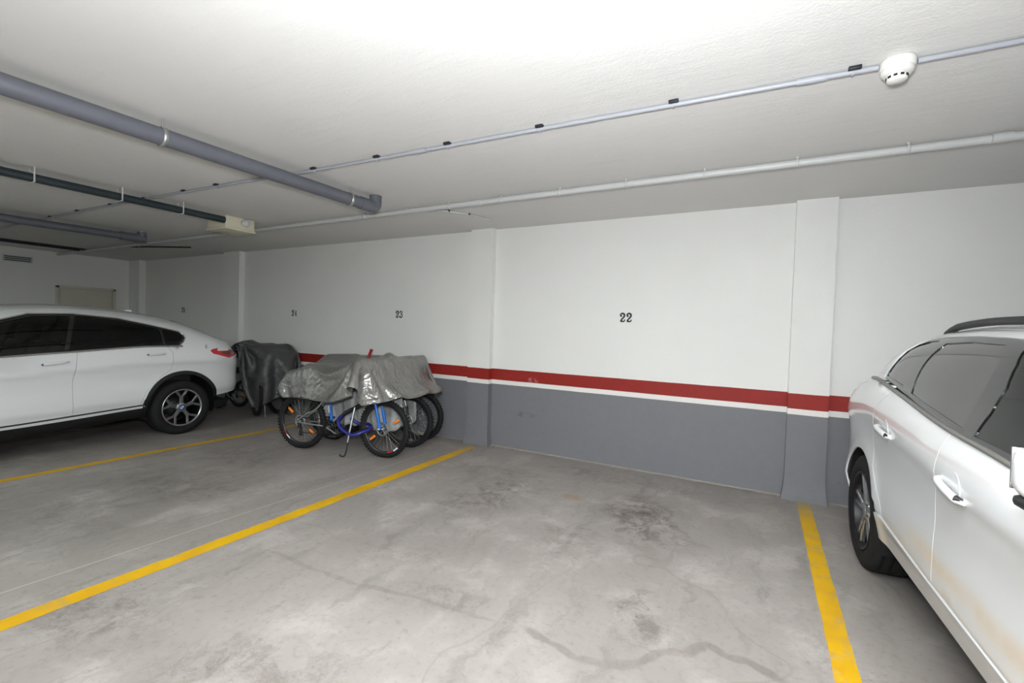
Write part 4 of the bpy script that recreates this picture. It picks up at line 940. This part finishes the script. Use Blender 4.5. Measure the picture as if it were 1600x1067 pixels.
def tarp(name, a, b, rough, metal, k=.5):
    t = NT(name); o = t.obj(); n = t.noise(o, 4, 5, .6)
    w1 = t.n('ShaderNodeTexNoise', {'Vector': o, 'Scale': 9, 'Detail': 4, 'Distortion': 1.4}).outputs['Fac']; w2 = t.n('ShaderNodeTexVoronoi', {'Vector': o, 'Scale': 13}, feature='DISTANCE_TO_EDGE').outputs[0]
    t.set(Base_Color=t.mix(n, lin(*a), lin(*b)), Roughness=rough, Metallic=metal, Specular_IOR_Level=.5); w3 = t.n('ShaderNodeTexNoise', {'Vector': o, 'Scale': 3.2, 'Detail': 3, 'Distortion': 2.2}).outputs['Fac']; w3 = t.math('ABSOLUTE', t.math('SUBTRACT', w3, .5)); t.bump(t.math('ADD', t.math('MULTIPLY', w3, 2.), t.math('ADD', w1, t.math('MULTIPLY', w2, .5))), k, .022); return t.m
M['tarp_silver'] = tarp('silver_tarpaulin', (138, 137, 134), (156, 155, 152), .31, .65, .65); M['tarp_grey'] = tarp('grey_sheet', (152, 153, 152), (166, 167, 166), .5, .1, .35); M['tarp_dark'] = tarp('charcoal_tarpaulin', (66, 66, 67), (78, 78, 79), .45, .1, .4)

# grey sheet wrapped round the middle bicycle: a loft with pleats
vs = []; nA, nB = 48, 26
for i in range(nA):
    a = .02+1.13*i/(nA-1); top = .80+.10*math.sin(a*5); hemz = .20+.06*math.sin(a*3.1)+(.14*max(0, a-.98)/.23)
    for j in range(nB):
        q = 2*j/(nB-1)-1; s = 1 if q > 0 else -1; q = abs(q)
        z = top+(hemz-top)*max(0, (q-.18)/.82); l = (.15*min(1, q/.18)**.6+.09*q*math.sin(min(1, q)*2.6))*s
        l += .022*math.sin(a*31+2*s)*q+.012*math.sin(a*67+z*9)*q+.01*math.sin(z*23+a*11)*q
        z += .012*math.sin(a*45)*q
        vs.append(B(a, .50+l, z))
X = np.array(vs).reshape(nA, nB, 3)
tag(cloth_obj('bike_sheet', X, M['tarp_grey']), 'pale grey pleated sheet hanging behind the wheels of the blue mountain bike', 'cover')

caps = [(B(.97, -.31, 1.115), B(.97, -.2, 1.07), .045), (B(.97, .31, 1.13), B(.97, .2, 1.07), .045), (B(.97, -.30, 1.06), B(.97, .30, 1.06), .058), (B(.90, -.06, .95), B(1.02, -.06, 1.0), .06), (B(.95, 0, .8), B(.97, 0, 1.03), .05), (B(.12, -.05, .955), B(.46, -.05, .95), .06), (B(.12, .06, .955), B(.46, .06, .95), .06), (B(.36, 0, .76), B(.93, 0, .88), .06), (B(.46, -.10, .94), B(.95, -.29, 1.04), .045), (B(.97, -.30, 1.08), B(.97, -.36, 1.05), .045), (B(-.14, -.02, .86), B(.2, -.02, .93), .06), (B(1.0, 0, .68), B(1.25, 0, .68), .06),
        (B(1.01, .2, 1.05), B(1.01, .80, 1.05), .06), (B(.0, .46, 1.04), B(.4, .50, 1.06), .06), (B(.3, .50, 1.05), B(.6, .50, 1.04), .05), (B(.5, .50, .9), B(1.1, .50, .92), .06), (B(-.02, .50, .8), B(.3, .5, .8), .1), (B(1.0, .50, .72), B(1.32, .50, .68), .08),
        (B(.99, .54, 1.04), B(.99, 1.14, 1.04), .06), (B(.15, .84, 1.02), B(.58, .86, 1.03), .06), (B(.5, .84, .88), B(1.0, .84, .88), .06), (B(1.0, .84, .70), B(1.34, .84, .66), .08)]
def place_a(u, v):
    f = spl([(0, -.34), (.25, -.46), (.42, -.58), (.55, -.68), (.68, -.70), (.82, -.62), (1, -.52)])(u); l = f+(1.16-f)*v
    a0 = -.40+.05*v; a1 = 1.48+.22*v; a = a0+(a1-a0)*u
    cu, cv = 2*u-1, 2*v-1; k = 1-.05*max(0, abs(cu)*abs(cv))**2
    return B(.62+(a-.62)*k, .23+(l-.23)*k, 1.17+.02*math.sin(9*u)*math.sin(7*v))
X = drape(58, 54, place_a, caps, 110, .90, walls=((1, -1, WY-.03),))
cov = tag(cloth_obj('bike_cover', X, M['tarp_silver']), 'shiny silver tarpaulin draped over the bicycles beside the empty bay', 'cover')
tag(MB().tube([B(.62, .42, 1.05), B(.63, .42, 1.13), B(.66, .42, 1.20)], [.016, .018, .02], 10).build('red_grip', M['bike_red']), 'small red grip poking up through the silver tarpaulin', 'grip')

# the pair of bicycles under the charcoal cover
make_bike('city_bike', 'dark bicycle with an orange reflector under the charcoal cover against the wall', (-7.98, 4.72, 0), 0., refl=True)
make_bike('city_bike', 'dark bicycle under the charcoal cover with its front wheel turned out', (-8.16, 4.46, 0), 0., refl=False, turn=-.35)
caps = [((-7.01, 4.40, 1.06), (-7.01, 4.98, 1.06), .06), ((-7.19, 4.18, 1.06), (-7.19, 4.8, 1.08), .06), ((-7.5, 4.46, 1.0), (-7.9, 4.46, .96), .08), ((-7.4, 4.72, .85), (-6.9, 4.72, .95), .07), ((-7.1, 4.72, .70), (-6.66, 4.72, .70), .08), ((-7.2, 4.42, .68), (-6.8, 4.42, .68), .07), ((-7.5, 4.72, 1.02), (-7.9, 4.72, .96), .08), ((-7.38, 4.42, 1.12), (-7.36, 4.55, 1.14), .05), ((-6.8, 4.5, .98), (-6.8, 4.9, .95), .06)]
def place_b(u, v):
    cu, cv = 2*u-1, 2*v-1; k = 1-.05*(abs(cu)*abs(cv))**2; return (-7.12+1.05*cu*k, 4.56+.70*cv*k, 1.24+.02*math.sin(8*u+3*v))
X = drape(50, 40, place_b, caps, 120, .84, walls=((1, -1, WY-.03), (1, 1, 4.17)), rnd=5, fr=.06, wf=True)
tag(cloth_obj('bike_cover', X, M['tarp_dark']), 'charcoal tarpaulin draped over bicycles behind the tail of the low coupe', 'cover')
tag(MB().tube(smooth_path([(-6.80, 4.44, .56), (-6.785, 4.41, .35), (-6.78, 4.42, .15), (-6.775, 4.43, .006)], 5), .006, 6).build('tie_cord', M['conduit']), 'thin grey cord hanging from the charcoal cover to the floor', 'cord')
